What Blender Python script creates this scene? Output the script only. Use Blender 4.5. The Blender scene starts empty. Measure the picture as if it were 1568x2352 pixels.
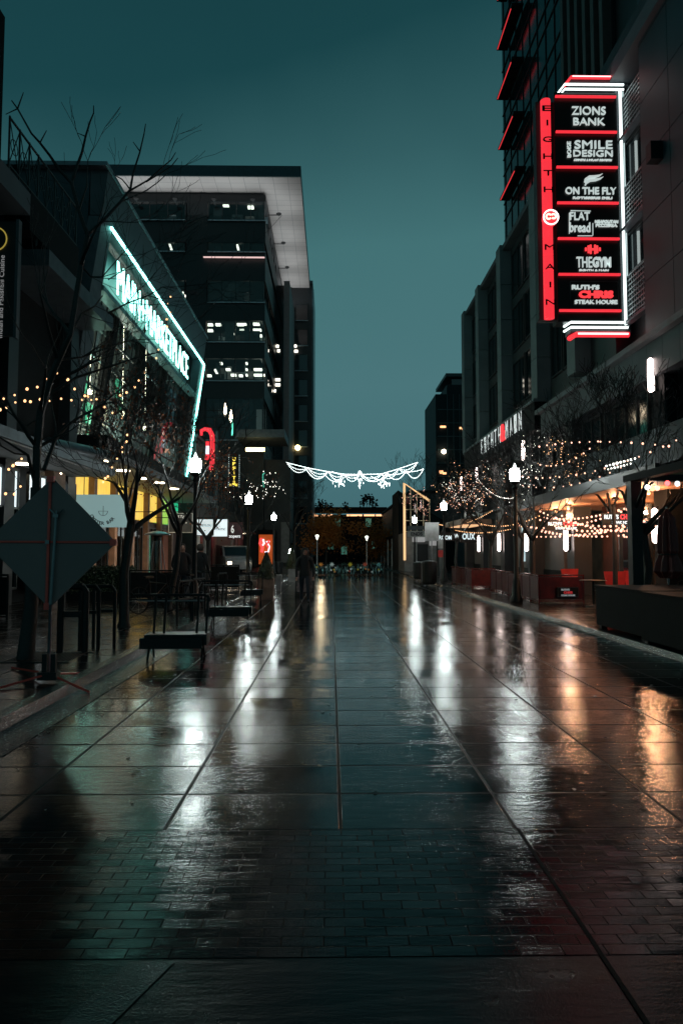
import bpy, math, random
from mathutils import Vector, Matrix, Euler

# ------------------------------------------------------------ camera, sky, exposure
scene = bpy.context.scene
CAM_H = 1.63
PITCH, YAW = math.radians(3.394), math.radians(-0.84)
cam_d = bpy.data.cameras.new('camera')
cam_d.sensor_fit = 'HORIZONTAL'; cam_d.sensor_width = 24.0; cam_d.lens = 24.0
cam_d.clip_start = 0.05; cam_d.clip_end = 2000
cam = bpy.data.objects.new('camera', cam_d)
cam.location = (0, 0, CAM_H); cam.rotation_euler = (math.pi/2 + PITCH, 0, YAW)
scene.collection.objects.link(cam); scene.camera = cam

world = bpy.data.worlds.new('World'); scene.world = world; world.use_nodes = True
nt = world.node_tree; nt.nodes.clear()
wo = nt.nodes.new('ShaderNodeOutputWorld'); bg = nt.nodes.new('ShaderNodeBackground')
tc = nt.nodes.new('ShaderNodeTexCoord'); sp = nt.nodes.new('ShaderNodeSeparateXYZ')
rp = nt.nodes.new('ShaderNodeValToRGB')
nt.links.new(tc.outputs['Generated'], sp.inputs[0])
nz = nt.nodes.new('ShaderNodeTexNoise'); nz.inputs['Scale'].default_value = 2.2; nz.inputs['Detail'].default_value = 3
nt.links.new(tc.outputs['Generated'], nz.inputs['Vector'])
ma = nt.nodes.new('ShaderNodeMath'); ma.operation = 'MULTIPLY_ADD'; ma.inputs[1].default_value = 0.16
nt.links.new(nz.outputs['Fac'], ma.inputs[0]); nt.links.new(sp.outputs['Z'], ma.inputs[2])
mb_ = nt.nodes.new('ShaderNodeMath'); mb_.operation = 'SUBTRACT'; mb_.inputs[1].default_value = 0.08
nt.links.new(ma.outputs[0], mb_.inputs[0])
sx_ = nt.nodes.new('ShaderNodeMath'); sx_.operation = 'SUBTRACT'; sx_.inputs[0].default_value = 0.18; sx_.use_clamp = True; nt.links.new(sp.outputs['X'], sx_.inputs[1])
sq_ = nt.nodes.new('ShaderNodeMath'); sq_.operation = 'POWER'; sq_.inputs[1].default_value = 2.0; nt.links.new(sx_.outputs[0], sq_.inputs[0])
ad_ = nt.nodes.new('ShaderNodeMath'); ad_.operation = 'MULTIPLY_ADD'; ad_.inputs[1].default_value = 0.30
nt.links.new(sq_.outputs[0], ad_.inputs[0]); nt.links.new(mb_.outputs[0], ad_.inputs[2]); nt.links.new(ad_.outputs[0], rp.inputs['Fac'])
cr = rp.color_ramp
SKY = [(0.0, (0.050, 0.135, 0.155)), (0.10, (0.062, 0.162, 0.182)), (0.22, (0.069, 0.178, 0.195)), (0.42, (0.056, 0.166, 0.177)),
       (0.52, (0.032, 0.108, 0.119)), (0.64, (0.0100, 0.056, 0.066)), (1.0, (0.003, 0.022, 0.028))]
while len(cr.elements) < len(SKY): cr.elements.new(0.5)
for e, (p, c) in zip(cr.elements, SKY): e.position = p; e.color = (*c, 1)
nt.links.new(rp.outputs[0], bg.inputs['Color']); bg.inputs['Strength'].default_value = 1.0
nt.links.new(bg.outputs[0], wo.inputs['Surface'])

vs = scene.view_settings; vs.view_transform = 'Standard'; vs.look = 'None'; vs.exposure = 0.0; vs.gamma = 1.0
cy = scene.cycles
cy.use_denoising = True; cy.sample_clamp_indirect = 3.0; cy.sample_clamp_direct = 0.0
cy.max_bounces = 6; cy.diffuse_bounces = 2; cy.glossy_bounces = 3; cy.transparent_max_bounces = 10
cy.transmission_bounces = 4; cy.caustics_reflective = True; cy.caustics_refractive = False; cy.blur_glossy = 0.3

# ------------------------------------------------------------ helpers
COL = scene.collection
CM = Euler((math.pi/2 + PITCH, 0, YAW)).to_matrix()
F = 1568.0
def ray(px, py): return CM @ Vector(((px-784)/F, -(py-1176)/F, -1.0))
CP = Vector((0, 0, CAM_H))
def at(px, py, Y):
    d = ray(px, py); return CP + d*(Y/d.y)
def atX(px, py, X):
    d = ray(px, py); return CP + d*(X/d.x)
def atZ(px, py, Z=0.0):
    d = ray(px, py); return CP + d*((Z-CAM_H)/d.z)

class MB:
    def __init__(s): s.v = []; s.f = []; s.m = []; s.cm = 0
    def add(s, vs, fs):
        o = len(s.v); s.v += [tuple(v) for v in vs]; s.f += [tuple(i+o for i in f) for f in fs]; s.m += [s.cm]*len(fs); return s
    def box(s, x0, x1, y0, y1, z0, z1):
        return s.add([(x0,y0,z0),(x1,y0,z0),(x1,y1,z0),(x0,y1,z0),(x0,y0,z1),(x1,y0,z1),(x1,y1,z1),(x0,y1,z1)],
            [(0,3,2,1),(4,5,6,7),(0,1,5,4),(1,2,6,5),(2,3,7,6),(3,0,4,7)])
    def cb(s, c, sx, sy, sz, rz=0.0):
        cs, sn = math.cos(rz), math.sin(rz); vs = []
        for z in (-1,1):
            for x, y in ((-1,-1),(1,-1),(1,1),(-1,1)):
                a, b = x*sx/2, y*sy/2
                vs.append((c[0]+a*cs-b*sn, c[1]+a*sn+b*cs, c[2]+z*sz/2))
        return s.add(vs, [(0,3,2,1),(4,5,6,7),(0,1,5,4),(1,2,6,5),(2,3,7,6),(3,0,4,7)])
    def quad(s, a, b, c, d): return s.add([a,b,c,d], [(0,1,2,3)])
    def sheet(s, x0, x1, y0, y1, z): return s.quad((x0,y0,z),(x1,y0,z),(x1,y1,z),(x0,y1,z))
    def tube(s, pts, r, n=6, cap=True):
        pts = [Vector(p) for p in pts]
        if not isinstance(r, (list, tuple)): r = [r]*len(pts)
        o = len(s.v); up = None
        for i, p in enumerate(pts):
            d = (pts[min(i+1, len(pts)-1)] - pts[max(i-1, 0)])
            if d.length < 1e-9: d = Vector((0,0,1))
            d.normalize()
            if up is None:
                up = Vector((1,0,0)) if abs(d.x) < 0.8 else Vector((0,1,0))
            u = (up - d*up.dot(d)); 
            if u.length < 1e-6: u = d.orthogonal()
            u.normalize(); up = u; w = d.cross(u)
            for k in range(n):
                a = 2*math.pi*k/n + math.pi/n
                s.v.append(tuple(p + (u*math.cos(a) + w*math.sin(a))*r[i]))
        for i in range(len(pts)-1):
            for k in range(n):
                a = o+i*n+k; b = o+i*n+(k+1) % n
                s.f.append((a, b, b+n, a+n)); s.m.append(s.cm)
        if cap:
            s.f.append(tuple(o+k for k in reversed(range(n)))); s.m.append(s.cm)
            e = o+(len(pts)-1)*n; s.f.append(tuple(e+k for k in range(n))); s.m.append(s.cm)
        return s
    def lathe(s, prof, c=(0,0,0), n=16, cap=True):
        o = len(s.v)
        for r, z in prof:
            for k in range(n):
                a = 2*math.pi*k/n; s.v.append((c[0]+r*math.cos(a), c[1]+r*math.sin(a), c[2]+z))
        for i in range(len(prof)-1):
            for k in range(n):
                a = o+i*n+k; b = o+i*n+(k+1) % n
                s.f.append((a, b, b+n, a+n)); s.m.append(s.cm)
        if cap:
            s.f.append(tuple(o+k for k in reversed(range(n)))); s.m.append(s.cm)
            e = o+(len(prof)-1)*n; s.f.append(tuple(e+k for k in range(n))); s.m.append(s.cm)
        return s
    def ball(s, c, r, n=8, m=5, sz=1.0):
        pr = [(max(1e-4, r*math.sin(math.pi*i/m)), -r*sz*math.cos(math.pi*i/m)) for i in range(m+1)]
        return s.lathe(pr, c, n, False)
    def prism(s, poly, a0, a1, axis='y'):
        n = len(poly)
        def P(u, v, t):
            return {'y': (u, t, v), 'x': (t, u, v), 'z': (u, v, t)}[axis]
        vs = [P(u, v, a0) for u, v in poly] + [P(u, v, a1) for u, v in poly]
        fs = [tuple(range(n)), tuple(reversed(range(n, 2*n)))] + [(i, (i+1) % n, n+(i+1) % n, n+i) for i in range(n)]
        return s.add(vs, fs)
    def ring(s, c, R, r, axis='y', n=24, m=6, a0=0.0, a1=2*math.pi, sz=1.0):
        pts = []; k = n
        for i in range(k+1):
            a = a0+(a1-a0)*i/k; u, v = R*math.cos(a), R*math.sin(a)*sz
            pts.append({'y': (c[0]+u, c[1], c[2]+v), 'x': (c[0], c[1]+u, c[2]+v), 'z': (c[0]+u, c[1]+v, c[2])}[axis])
        return s.tube(pts, r, m, a1-a0 < 6.28)

def wloc(o):
    v = Vector((0,0,0))
    while o is not None: v += o.location; o = o.parent
    return v
def obj(name, mb, m, parent=None, smooth=False, local=False, bevel=0.0):
    """link a mesh; vertices are given in world space unless local=True"""
    me = bpy.data.meshes.new(name)
    off = wloc(parent) if (parent is not None and not local) else Vector((0,0,0))
    if isinstance(mb, MB):
        me.from_pydata([(v[0]-off.x, v[1]-off.y, v[2]-off.z) for v in mb.v], [], mb.f)
        if any(mb.m): me.polygons.foreach_set('material_index', mb.m)
    else:
        me = mb
        if off.length: me.transform(Matrix.Translation(-off))
    for q in (m if isinstance(m, (list, tuple)) else [m]): me.materials.append(q)
    if smooth:
        me.polygons.foreach_set('use_smooth', [True]*len(me.polygons))
        try: me.set_sharp_from_angle(angle=math.radians(40))
        except Exception: pass
    me.update()
    o = bpy.data.objects.new(name, me); COL.objects.link(o); o.parent = parent
    if bevel:
        b = o.modifiers.new('bevel', 'BEVEL'); b.width = bevel; b.segments = 2; b.limit_method = 'ANGLE'
    return o
def tag(o, label=None, cat=None, group=None, kind=None):
    if label: o['label'] = label
    if cat: o['category'] = cat
    if group: o['group'] = group
    if kind: o['kind'] = kind
    return o
def thing(name, label, cat, loc=(0,0,0), group=None, rz=0.0):
    o = bpy.data.objects.new(name, None); COL.objects.link(o); o.location = loc; o.rotation_euler = (0,0,rz)
    o.empty_display_size = 0.1
    return tag(o, label, cat, group)
def dup(o, loc, rz=0.0, label=None, group=None, scale=1.0):
    def cp(a, par):
        c = a.copy(); COL.objects.link(c); c.parent = par
        for ch in list(a.children): cp(ch, c)
        return c
    r = cp(o, None); r.location = loc; r.rotation_euler = (0,0,rz); r.scale = (scale,)*3
    if label: r['label'] = label
    if group: r['group'] = group
    return r
def struct(name, mb, m, **k): return tag(obj(name, mb, m, **k), kind='structure')

_tx = {}
def text(s, size=1.0, extr=0.02, bold=0.0, width=None, align='CENTER'):
    """letters as a mesh: x right, z up, facing -y, cap height = size, centred"""
    cu = bpy.data.curves.new('t', 'FONT'); cu.body = s; cu.align_x = align; cu.size = 1.0
    cu.offset = bold; cu.extrude = 0.01; cu.resolution_u = 3
    o = bpy.data.objects.new('t', cu); COL.objects.link(o)
    dg = bpy.context.evaluated_depsgraph_get()
    me = bpy.data.meshes.new_from_object(o.evaluated_get(dg)); bpy.data.objects.remove(o)
    xs = [v.co.x for v in me.vertices]; ys = [v.co.y for v in me.vertices]
    cx, cyy = (min(xs)+max(xs))/2, (min(ys)+max(ys))/2
    k = size/(max(ys)-min(ys)); kx = k if width is None else width/(max(xs)-min(xs))
    for v in me.vertices:
        x, y, z = v.co; v.co = ((x-cx)*kx, -z/0.01*extr/2, (y-cyy)*k)
    me.materials.clear()
    return me
def letters(s, c, size, m, parent, face='f', name='lettering', rot=0.0, **k):
    me = text(s, size, **k)
    if rot: me.transform(Matrix.Rotation(rot, 4, 'Y'))
    if face == 'l': me.transform(Matrix.Rotation(math.pi/2, 4, 'Z'))      # on the left facade, faces +x
    elif face == 'r': me.transform(Matrix.Rotation(-math.pi/2, 4, 'Z'))   # on the right facade, faces -x
    me.transform(Matrix.Translation(Vector(c)))
    return obj(name, me, m, parent)

# ------------------------------------------------------------ materials
def mat(name, col, rough=0.6, metal=0.0, emit=None, es=0.0, var=0.25, scale=3.0, bump=0.0, bscale=None, spec=0.5, coat=0.0, stretch=None):
    m = bpy.data.materials.new(name); m.use_nodes = True; t = m.node_tree; b = t.nodes['Principled BSDF']
    b.inputs['Roughness'].default_value = rough; b.inputs['Metallic'].default_value = metal
    b.inputs['Specular IOR Level'].default_value = spec; b.inputs['Coat Weight'].default_value = coat
    g = t.nodes.new('ShaderNodeNewGeometry'); n = t.nodes.new('ShaderNodeTexNoise')
    n.inputs['Scale'].default_value = scale; n.inputs['Detail'].default_value = 5
    if stretch:
        mp = t.nodes.new('ShaderNodeMapping'); mp.inputs['Scale'].default_value = stretch
        t.links.new(g.outputs['Position'], mp.inputs[0]); t.links.new(mp.outputs[0], n.inputs['Vector'])
    else: t.links.new(g.outputs['Position'], n.inputs['Vector'])
    r = t.nodes.new('ShaderNodeValToRGB')
    r.color_ramp.elements[0].position = 0.3; r.color_ramp.elements[1].position = 0.7
    r.color_ramp.elements[0].color = (*[c*(1-var) for c in col], 1)
    r.color_ramp.elements[1].color = (*[min(1, c*(1+var)) for c in col], 1)
    t.links.new(n.outputs['Fac'], r.inputs[0]); t.links.new(r.outputs[0], b.inputs['Base Color'])
    if bump:
        n2 = t.nodes.new('ShaderNodeTexNoise'); n2.inputs['Scale'].default_value = bscale or scale*8; n2.inputs['Detail'].default_value = 3
        t.links.new(g.outputs['Position'], n2.inputs['Vector'])
        bp = t.nodes.new('ShaderNodeBump'); bp.inputs['Strength'].default_value = bump; bp.inputs['Distance'].default_value = 0.02
        t.links.new(n2.outputs['Fac'], bp.inputs['Height']); t.links.new(bp.outputs[0], b.inputs['Normal'])
    if emit:
        b.inputs['Emission Color'].default_value = (*emit, 1); b.inputs['Emission Strength'].default_value = es
    return m
def glow(name, col, s): return mat(name, [c*0.5 for c in col], 0.5, emit=col, es=s, var=0.0)
def glass(name, tint=(0.5,0.62,0.62), rough=0.03, refl=1.0):
    m = bpy.data.materials.new(name); m.use_nodes = True; t = m.node_tree; t.nodes.clear()
    o = t.nodes.new('ShaderNodeOutputMaterial'); mx = t.nodes.new('ShaderNodeMixShader')
    tr = t.nodes.new('ShaderNodeBsdfTransparent'); tr.inputs[0].default_value = (*tint, 1)
    gl = t.nodes.new('ShaderNodeBsdfGlossy'); gl.inputs['Roughness'].default_value = rough; gl.inputs[0].default_value = (refl, refl, refl, 1)
    fr = t.nodes.new('ShaderNodeFresnel'); fr.inputs[0].default_value = 1.55
    n = t.nodes.new('ShaderNodeTexNoise'); n.inputs['Scale'].default_value = 0.6
    bp = t.nodes.new('ShaderNodeBump'); bp.inputs['Strength'].default_value = 0.04; bp.inputs['Distance'].default_value = 0.1
    g = t.nodes.new('ShaderNodeNewGeometry'); t.links.new(g.outputs['Position'], n.inputs['Vector'])
    t.links.new(n.outputs['Fac'], bp.inputs['Height']); t.links.new(bp.outputs[0], gl.inputs['Normal'])
    t.links.new(fr.outputs[0], mx.inputs[0]); t.links.new(tr.outputs[0], mx.inputs[1]); t.links.new(gl.outputs[0], mx.inputs[2])
    t.links.new(mx.outputs[0], o.inputs['Surface'])
    return m

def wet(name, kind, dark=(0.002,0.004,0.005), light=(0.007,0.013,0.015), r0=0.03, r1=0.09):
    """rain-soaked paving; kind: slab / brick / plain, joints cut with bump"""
    m = bpy.data.materials.new(name); m.use_nodes = True; t = m.node_tree; N = t.nodes; L = t.links
    b = N['Principled BSDF']; g = N.new('ShaderNodeNewGeometry'); P = g.outputs['Position']
    def noise(sc, det=4, rough=0.6, st=None):
        n = N.new('ShaderNodeTexNoise'); n.inputs['Scale'].default_value = sc; n.inputs['Detail'].default_value = det; n.inputs['Roughness'].default_value = rough
        if st:
            mp = N.new('ShaderNodeMapping'); mp.inputs['Scale'].default_value = st; L.new(P, mp.inputs[0]); L.new(mp.outputs[0], n.inputs['Vector'])
        else: L.new(P, n.inputs['Vector'])
        return n.outputs['Fac']
    def mth(op, a, c=None, d=None):
        q = N.new('ShaderNodeMath'); q.operation = op
        for i, v in enumerate((a, c, d)):
            if v is None: continue
            if isinstance(v, (int, float)): q.inputs[i].default_value = v
            else: L.new(v, q.inputs[i])
        return q.outputs[0]
    def mrange(v, a, c, d, e):
        q = N.new('ShaderNodeMapRange'); q.inputs[1].default_value = a; q.inputs[2].default_value = c
        q.inputs[3].default_value = d; q.inputs[4].default_value = e; L.new(v, q.inputs[0]); return q.outputs[0]
    joint = None
    if kind in ('slab', 'brick'):
        br = N.new('ShaderNodeTexBrick'); mp = N.new('ShaderNodeMapping'); L.new(P, mp.inputs[0]); L.new(mp.outputs[0], br.inputs['Vector'])
        br.inputs['Scale'].default_value = 1.0; br.inputs['Bias'].default_value = 0.0
        if kind == 'slab':
            br.offset = 0.0; br.inputs['Brick Width'].default_value = 1.035; br.inputs['Row Height'].default_value = 0.605
            br.inputs['Mortar Size'].default_value = 0.014; br.inputs['Mortar Smooth'].default_value = 0.5
            mp.inputs['Location'].default_value = (-0.055+1.035*30, -4.12+0.605*50, 0)
        else:
            br.offset = 0.5; br.inputs['Brick Width'].default_value = 0.178; br.inputs['Row Height'].default_value = 0.074
            br.inputs['Mortar Size'].default_value = 0.0032; br.inputs['Mortar Smooth'].default_value = 0.6
            mp.inputs['Location'].default_value = (20.5, 4.55, 0)
        br.inputs['Color1'].default_value = (0,0,0,1); br.inputs['Color2'].default_value = (1,1,1,1); br.inputs['Mortar'].default_value = (0.5,0.5,0.5,1)
        joint = br.outputs['Fac']; cell = br.outputs['Color']
    big = noise(0.9, 5, 0.6); mid = noise(6.0, 5, 0.65); fine = noise(27.0, 5, 0.72, (0.8, 1.3, 1)); grain = noise(120, 2, 0.7)
    cr_ = N.new('ShaderNodeValToRGB'); cr_.color_ramp.elements[0].position = 0.35; cr_.color_ramp.elements[1].position = 0.68
    cr_.color_ramp.elements[0].color = (*dark, 1); cr_.color_ramp.elements[1].color = (*light, 1)
    cmix = mth('ADD', mth('MULTIPLY', mid, 0.6), mth('MULTIPLY', big, 0.4)); L.new(cmix, cr_.inputs[0])
    colr = cr_.outputs[0]
    if joint is not None:
        mx = N.new('ShaderNodeMix'); mx.data_type = 'RGBA'; L.new(joint, mx.inputs[0]); L.new(colr, mx.inputs[6]); mx.inputs[7].default_value = (0.004,0.005,0.005,1)
        colr = mx.outputs[2]
    L.new(colr, b.inputs['Base Color'])
    # puddled film: smooth where big is high, grainy elsewhere
    film = mrange(mth('ADD', mth('MULTIPLY', big, 0.7), mth('MULTIPLY', mid, 0.3)), 0.36, 0.64, 0.0, 1.0)
    rr = mrange(film, 0, 1, r1, r0)
    if joint is not None:
        cv = mth('MULTIPLY', mth('SUBTRACT', cell, 0.5), 0.08); rr = mth('ADD', rr, cv)
        rr = mth('ADD', rr, mth('MULTIPLY', joint, 0.35))
    L.new(mth('MAXIMUM', rr, 0.05), b.inputs['Roughness'])
    hgt = mth('ADD', mth('MULTIPLY', fine, 0.7), mth('MULTIPLY', grain, 0.35))
    st = mrange(film, 0, 1, GRAIN, GRAIN*0.12)
    bp = N.new('ShaderNodeBump'); bp.inputs['Distance'].default_value = 0.0035; L.new(st, bp.inputs['Strength']); L.new(hgt, bp.inputs['Height'])
    if joint is not None:   # every slab or brick lies at its own slight tilt
        cx_ = N.new('ShaderNodeCombineXYZ'); tl = 0.026 if kind == 'slab' else 0.05
        L.new(mth('MULTIPLY', mth('SUBTRACT', cell, 0.5), tl), cx_.inputs[1]); L.new(mth('MULTIPLY', mth('SUBTRACT', mth('FRACT', mth('MULTIPLY', cell, 7.31)), 0.5), tl*0.5), cx_.inputs[0])
        va = N.new('ShaderNodeVectorMath'); va.operation = 'ADD'; L.new(g.outputs['Normal'], va.inputs[0]); L.new(cx_.outputs[0], va.inputs[1])
        vn = N.new('ShaderNodeVectorMath'); vn.operation = 'NORMALIZE'; L.new(va.outputs[0], vn.inputs[0]); L.new(vn.outputs[0], bp.inputs['Normal'])
    gr2 = noise(85.0, 2, 0.6); bpg = N.new('ShaderNodeBump'); bpg.inputs['Distance'].default_value = 0.0045; L.new(mrange(film, 0, 1, 0.26, 0.05), bpg.inputs['Strength']); L.new(gr2, bpg.inputs['Height']); L.new(bp.outputs[0], bpg.inputs['Normal'])
    wv = noise(13.0, 4, 0.62, (0.25, 1.3, 1)); bp2 = N.new('ShaderNodeBump'); L.new(mrange(film, 0, 1, 0.32, 0.13), bp2.inputs['Strength']); bp2.inputs['Distance'].default_value = 0.012
    L.new(wv, bp2.inputs['Height']); L.new(bpg.outputs[0], bp2.inputs['Normal']); last = bp2
    if joint is not None:
        bp3 = N.new('ShaderNodeBump'); bp3.inputs['Strength'].default_value = 0.8; bp3.inputs['Distance'].default_value = 0.006; bp3.invert = True
        L.new(joint, bp3.inputs['Height']); L.new(bp2.outputs[0], bp3.inputs['Normal']); last = bp3
    L.new(last.outputs[0], b.inputs['Normal']); b.inputs['IOR'].default_value = 1.34
    sp_ = 0.5
    if joint is not None: L.new(mrange(joint, 0, 1, sp_, 0.08), b.inputs['Specular IOR Level'])
    else: b.inputs['Specular IOR Level'].default_value = sp_
    return m
GRAIN = 0.55
M = {}
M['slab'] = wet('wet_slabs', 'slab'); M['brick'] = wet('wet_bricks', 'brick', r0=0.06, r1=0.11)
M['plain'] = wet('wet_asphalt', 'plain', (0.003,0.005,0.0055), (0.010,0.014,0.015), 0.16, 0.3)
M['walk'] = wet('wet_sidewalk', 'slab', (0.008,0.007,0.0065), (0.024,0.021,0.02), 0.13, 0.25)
M['kerb'] = mat('kerb_concrete', (0.022,0.03,0.034), 0.16, bump=0.4, bscale=40, scale=5, spec=0.7)
M['panel'] = mat('grey_panel', (0.075,0.085,0.095), 0.55, scale=1.2, var=0.15, bump=0.1)
M['panel_dk'] = mat('dark_panel', (0.018,0.022,0.025), 0.5, scale=1.5, bump=0.1)
M['black'] = mat('black_metal', (0.006,0.0075,0.008), 0.45, spec=0.3)
M['blackm'] = mat('black_matte', (0.0045,0.006,0.0065), 0.75, bump=0.2, spec=0.2)
M['frame'] = mat('mullion', (0.025,0.03,0.032), 0.4, 0.5)
M['trim'] = mat('pale_trim', (0.13,0.16,0.18), 0.4, 0.3)
M['glass'] = glass('window_glass'); M['glassd'] = glass('dark_glass', (0.25,0.33,0.34))
M['mirror'] = mat('reflective_glass', (0.006,0.012,0.014), 0.06, spec=0.7, var=0.1)
M['concrete'] = mat('concrete', (0.09,0.095,0.10), 0.7, bump=0.2)
M['steel'] = mat('steel', (0.18,0.19,0.2), 0.3, 0.9)
M['white'] = mat('white_paint', (0.6,0.6,0.6), 0.5)
M['brickw'] = mat('brown_wall', (0.06,0.022,0.016), 0.6, bump=0.2)
M['tan'] = mat('tan_wall', (0.20,0.115,0.075), 0.6, bump=0.2)
M['wood'] = mat('wood', (0.20,0.10,0.055), 0.5, scale=4, stretch=(1,1,8))
M['bark'] = mat('bark', (0.014,0.013,0.012), 0.6, bump=0.6, bscale=30, scale=8)
M['barkl'] = mat('wet_bark', (0.02,0.017,0.015), 0.45, bump=0.6, bscale=30, scale=8)
M['leafr'] = mat('rust_leaf', (0.17,0.045,0.012), 0.6, var=0.5, scale=9)
M['leafo'] = mat('orange_leaf', (0.40,0.13,0.018), 0.6, var=0.5, scale=9)
M['hedge'] = mat('hedge_leaf', (0.022,0.035,0.016), 0.4, var=0.5, scale=12)
M['red'] = mat('red_paint', (0.22,0.010,0.010), 0.4, var=0.3)
M['redd'] = mat('dark_red_fabric', (0.11,0.012,0.010), 0.55, var=0.3)
M['redseat'] = mat('red_seat', (0.50,0.022,0.02), 0.5)
M['orange'] = mat('orange_fibreglass', (0.85,0.07,0.05), 0.4)
M['signback'] = mat('sign_back', (0.19,0.125,0.12), 0.55, var=0.12, scale=1.0, bump=0.06)
M['skin'] = mat('skin', (0.38,0.19,0.14), 0.5)
M['coat'] = mat('dark_coat', (0.005,0.006,0.007), 0.8, bump=0.3)
M['jeans'] = mat('dark_jeans', (0.016,0.022,0.032), 0.8, bump=0.3)
M['hair'] = mat('hair', (0.02,0.016,0.013), 0.6)
M['gwhite'] = glow('white_tube', (0.86,1.0,0.98), 2.2)
M['glamp'] = glow('lamp_globe', (0.88,1.0,0.97), 115.0)
M['gred'] = glow('red_neon', (1.0,0.036,0.055), 0.95)
M['gredc'] = glow('red_neon_core', (1.0,0.25,0.25), 5.0)
M['gshade'] = glow('red_led_strip', (1.0,0.05,0.06), 0.75)
M['gteal'] = glow('teal_neon', (0.26,1.0,0.88), 9.0)
M['glett'] = glow('sign_letter', (0.34,1.0,0.84), 4.5)
M['gtxt'] = glow('lit_lettering', (0.80,0.92,0.90), 0.6)
M['gtxtr'] = glow('red_lettering', (1.0,0.05,0.06), 1.2)
M['gbulb'] = glow('warm_bulb', (1.0,0.52,0.24), 2.4)
M['gbulbp'] = glow('pink_bulb', (1.0,0.50,0.36), 2.2)
M['gbulbr'] = glow('red_bulb', (1.0,0.08,0.08), 5.0)
M['gsconce'] = glow('sconce_tube', (1.0,0.80,0.74), 10.0)
M['gceil'] = glow('ceiling_strip', (1.0,0.93,0.78), 3.0)
M['gwarm'] = glow('warm_strip', (1.0,0.48,0.22), 2.0)
M['gdown'] = glow('downlight', (1.0,0.80,0.55), 12.0)
M['gyel'] = glow('yellow_letter', (1.0,0.72,0.10), 1.6)
M['gbox'] = glow('lit_sign_box', (0.80,0.93,0.95), 0.75)
M['gwin'] = glow('bright_window', (0.82,0.93,0.95), 1.1)
M['gyellow'] = mat('yellow_wall', (0.70,0.52,0.12), 0.5)
M['ggreen'] = mat('green_wall', (0.02,0.30,0.15), 0.5)
# ------------------------------------------------------------ ground
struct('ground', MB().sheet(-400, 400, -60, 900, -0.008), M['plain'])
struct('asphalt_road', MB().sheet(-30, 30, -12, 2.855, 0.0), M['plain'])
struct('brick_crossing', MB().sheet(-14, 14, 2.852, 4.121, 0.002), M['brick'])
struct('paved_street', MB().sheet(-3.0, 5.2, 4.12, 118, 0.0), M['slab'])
mbx = MB().box(-16, -3.16, 5.6, 118, -0.1, 0.12); struct('left_sidewalk', mbx, M['walk'])
struct('left_kerb', MB().prism([(-3.158,-0.1),(-3.158,0.124),(-3.03,0.112),(-2.99,0.005),(-2.99,-0.1)], 5.6, 46), M['kerb'])
struct('left_gutter', MB().prism([(-2.988,-0.05),(-2.988,0.012),(-2.62,0.006),(-2.62,-0.05)], 5.6, 46), M['kerb'])
struct('right_sidewalk', MB().box(5.36, 16, 5.0, 118, -0.1, 0.10), M['walk'])
struct('right_kerb', MB().prism([(5.192,-0.1),(5.192,0.005),(5.23,0.10),(5.358,0.104),(5.358,-0.1)], 5.0, 46), M['kerb'])
struct('paving_joint', MB().quad((1.072,-1,0.0045),(1.092,-1,0.0045),(1.108,4.12,0.0045),(1.088,4.12,0.0045)), M['blackm'])
# pale line of smoother concrete at the crossing's corner
struct('concrete_strip', MB().add([(-0.80,2.83,0.004),(-0.62,2.83,0.004),(-0.79,2.38,0.004),(-0.97,2.38,0.004)], [(0,3,2,1)]).quad((-1.4,2.38,0.004),(-1.4,2.46,0.004),(-0.99,2.46,0.004),(-0.99,2.38,0.004)), mat('smooth_concrete', (0.02,0.028,0.032), 0.20, bump=0.12, bscale=140))

def P(name, mb, m, par, **k): return obj(name, mb, m, par, **k)
rng = random.Random(7)

def facade_window(par, face, fx, y0, y1, z0, z1, cols=2, rows=1, gm='glass', fr='frame', t=0.07, d=0.08):
    """framed window on a facade at x=fx (face 'l' faces +x, 'r' faces -x) or at y=fx (face 'f')"""
    s = 1 if face == 'l' else -1
    mb = MB(); g = MB()
    def bx(a0, a1, c0, c1, p0, p1):
        if face == 'f': mb.box(a0, a1, fx+p0*-1 if False else fx-p1, fx-p0, c0, c1)
        else: mb.box(min(fx+s*p0, fx+s*p1), max(fx+s*p0, fx+s*p1), a0, a1, c0, c1)
    bx(y0, y1, z1-t, z1, 0, d); bx(y0, y1, z0, z0+t, 0, d)
    bx(y0, y0+t, z0+t, z1-t, 0, d); bx(y1-t, y1, z0+t, z1-t, 0, d)
    for i in range(1, cols):
        y = y0+(y1-y0)*i/cols; bx(y-t*.35, y+t*.35, z0+t, z1-t, 0.01, d-0.01)
    for j in range(1, rows):
        z = z0+(z1-z0)*j/rows; bx(y0+t, y1-t, z-t*.3, z+t*.3, 0.015, d-0.015)
    w = obj('window', mb, M[fr], par)
    o = d*0.4
    if face == 'f': g.quad((y0+t,fx-o,z0+t),(y1-t,fx-o,z0+t),(y1-t,fx-o,z1-t),(y0+t,fx-o,z1-t))
    else: g.quad((fx+s*o,y0+t,z0+t),(fx+s*o,y1-t,z0+t),(fx+s*o,y1-t,z1-t),(fx+s*o,y0+t,z1-t))
    obj('pane', g, M[gm] if isinstance(gm, str) else gm, w)
    return w

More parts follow.
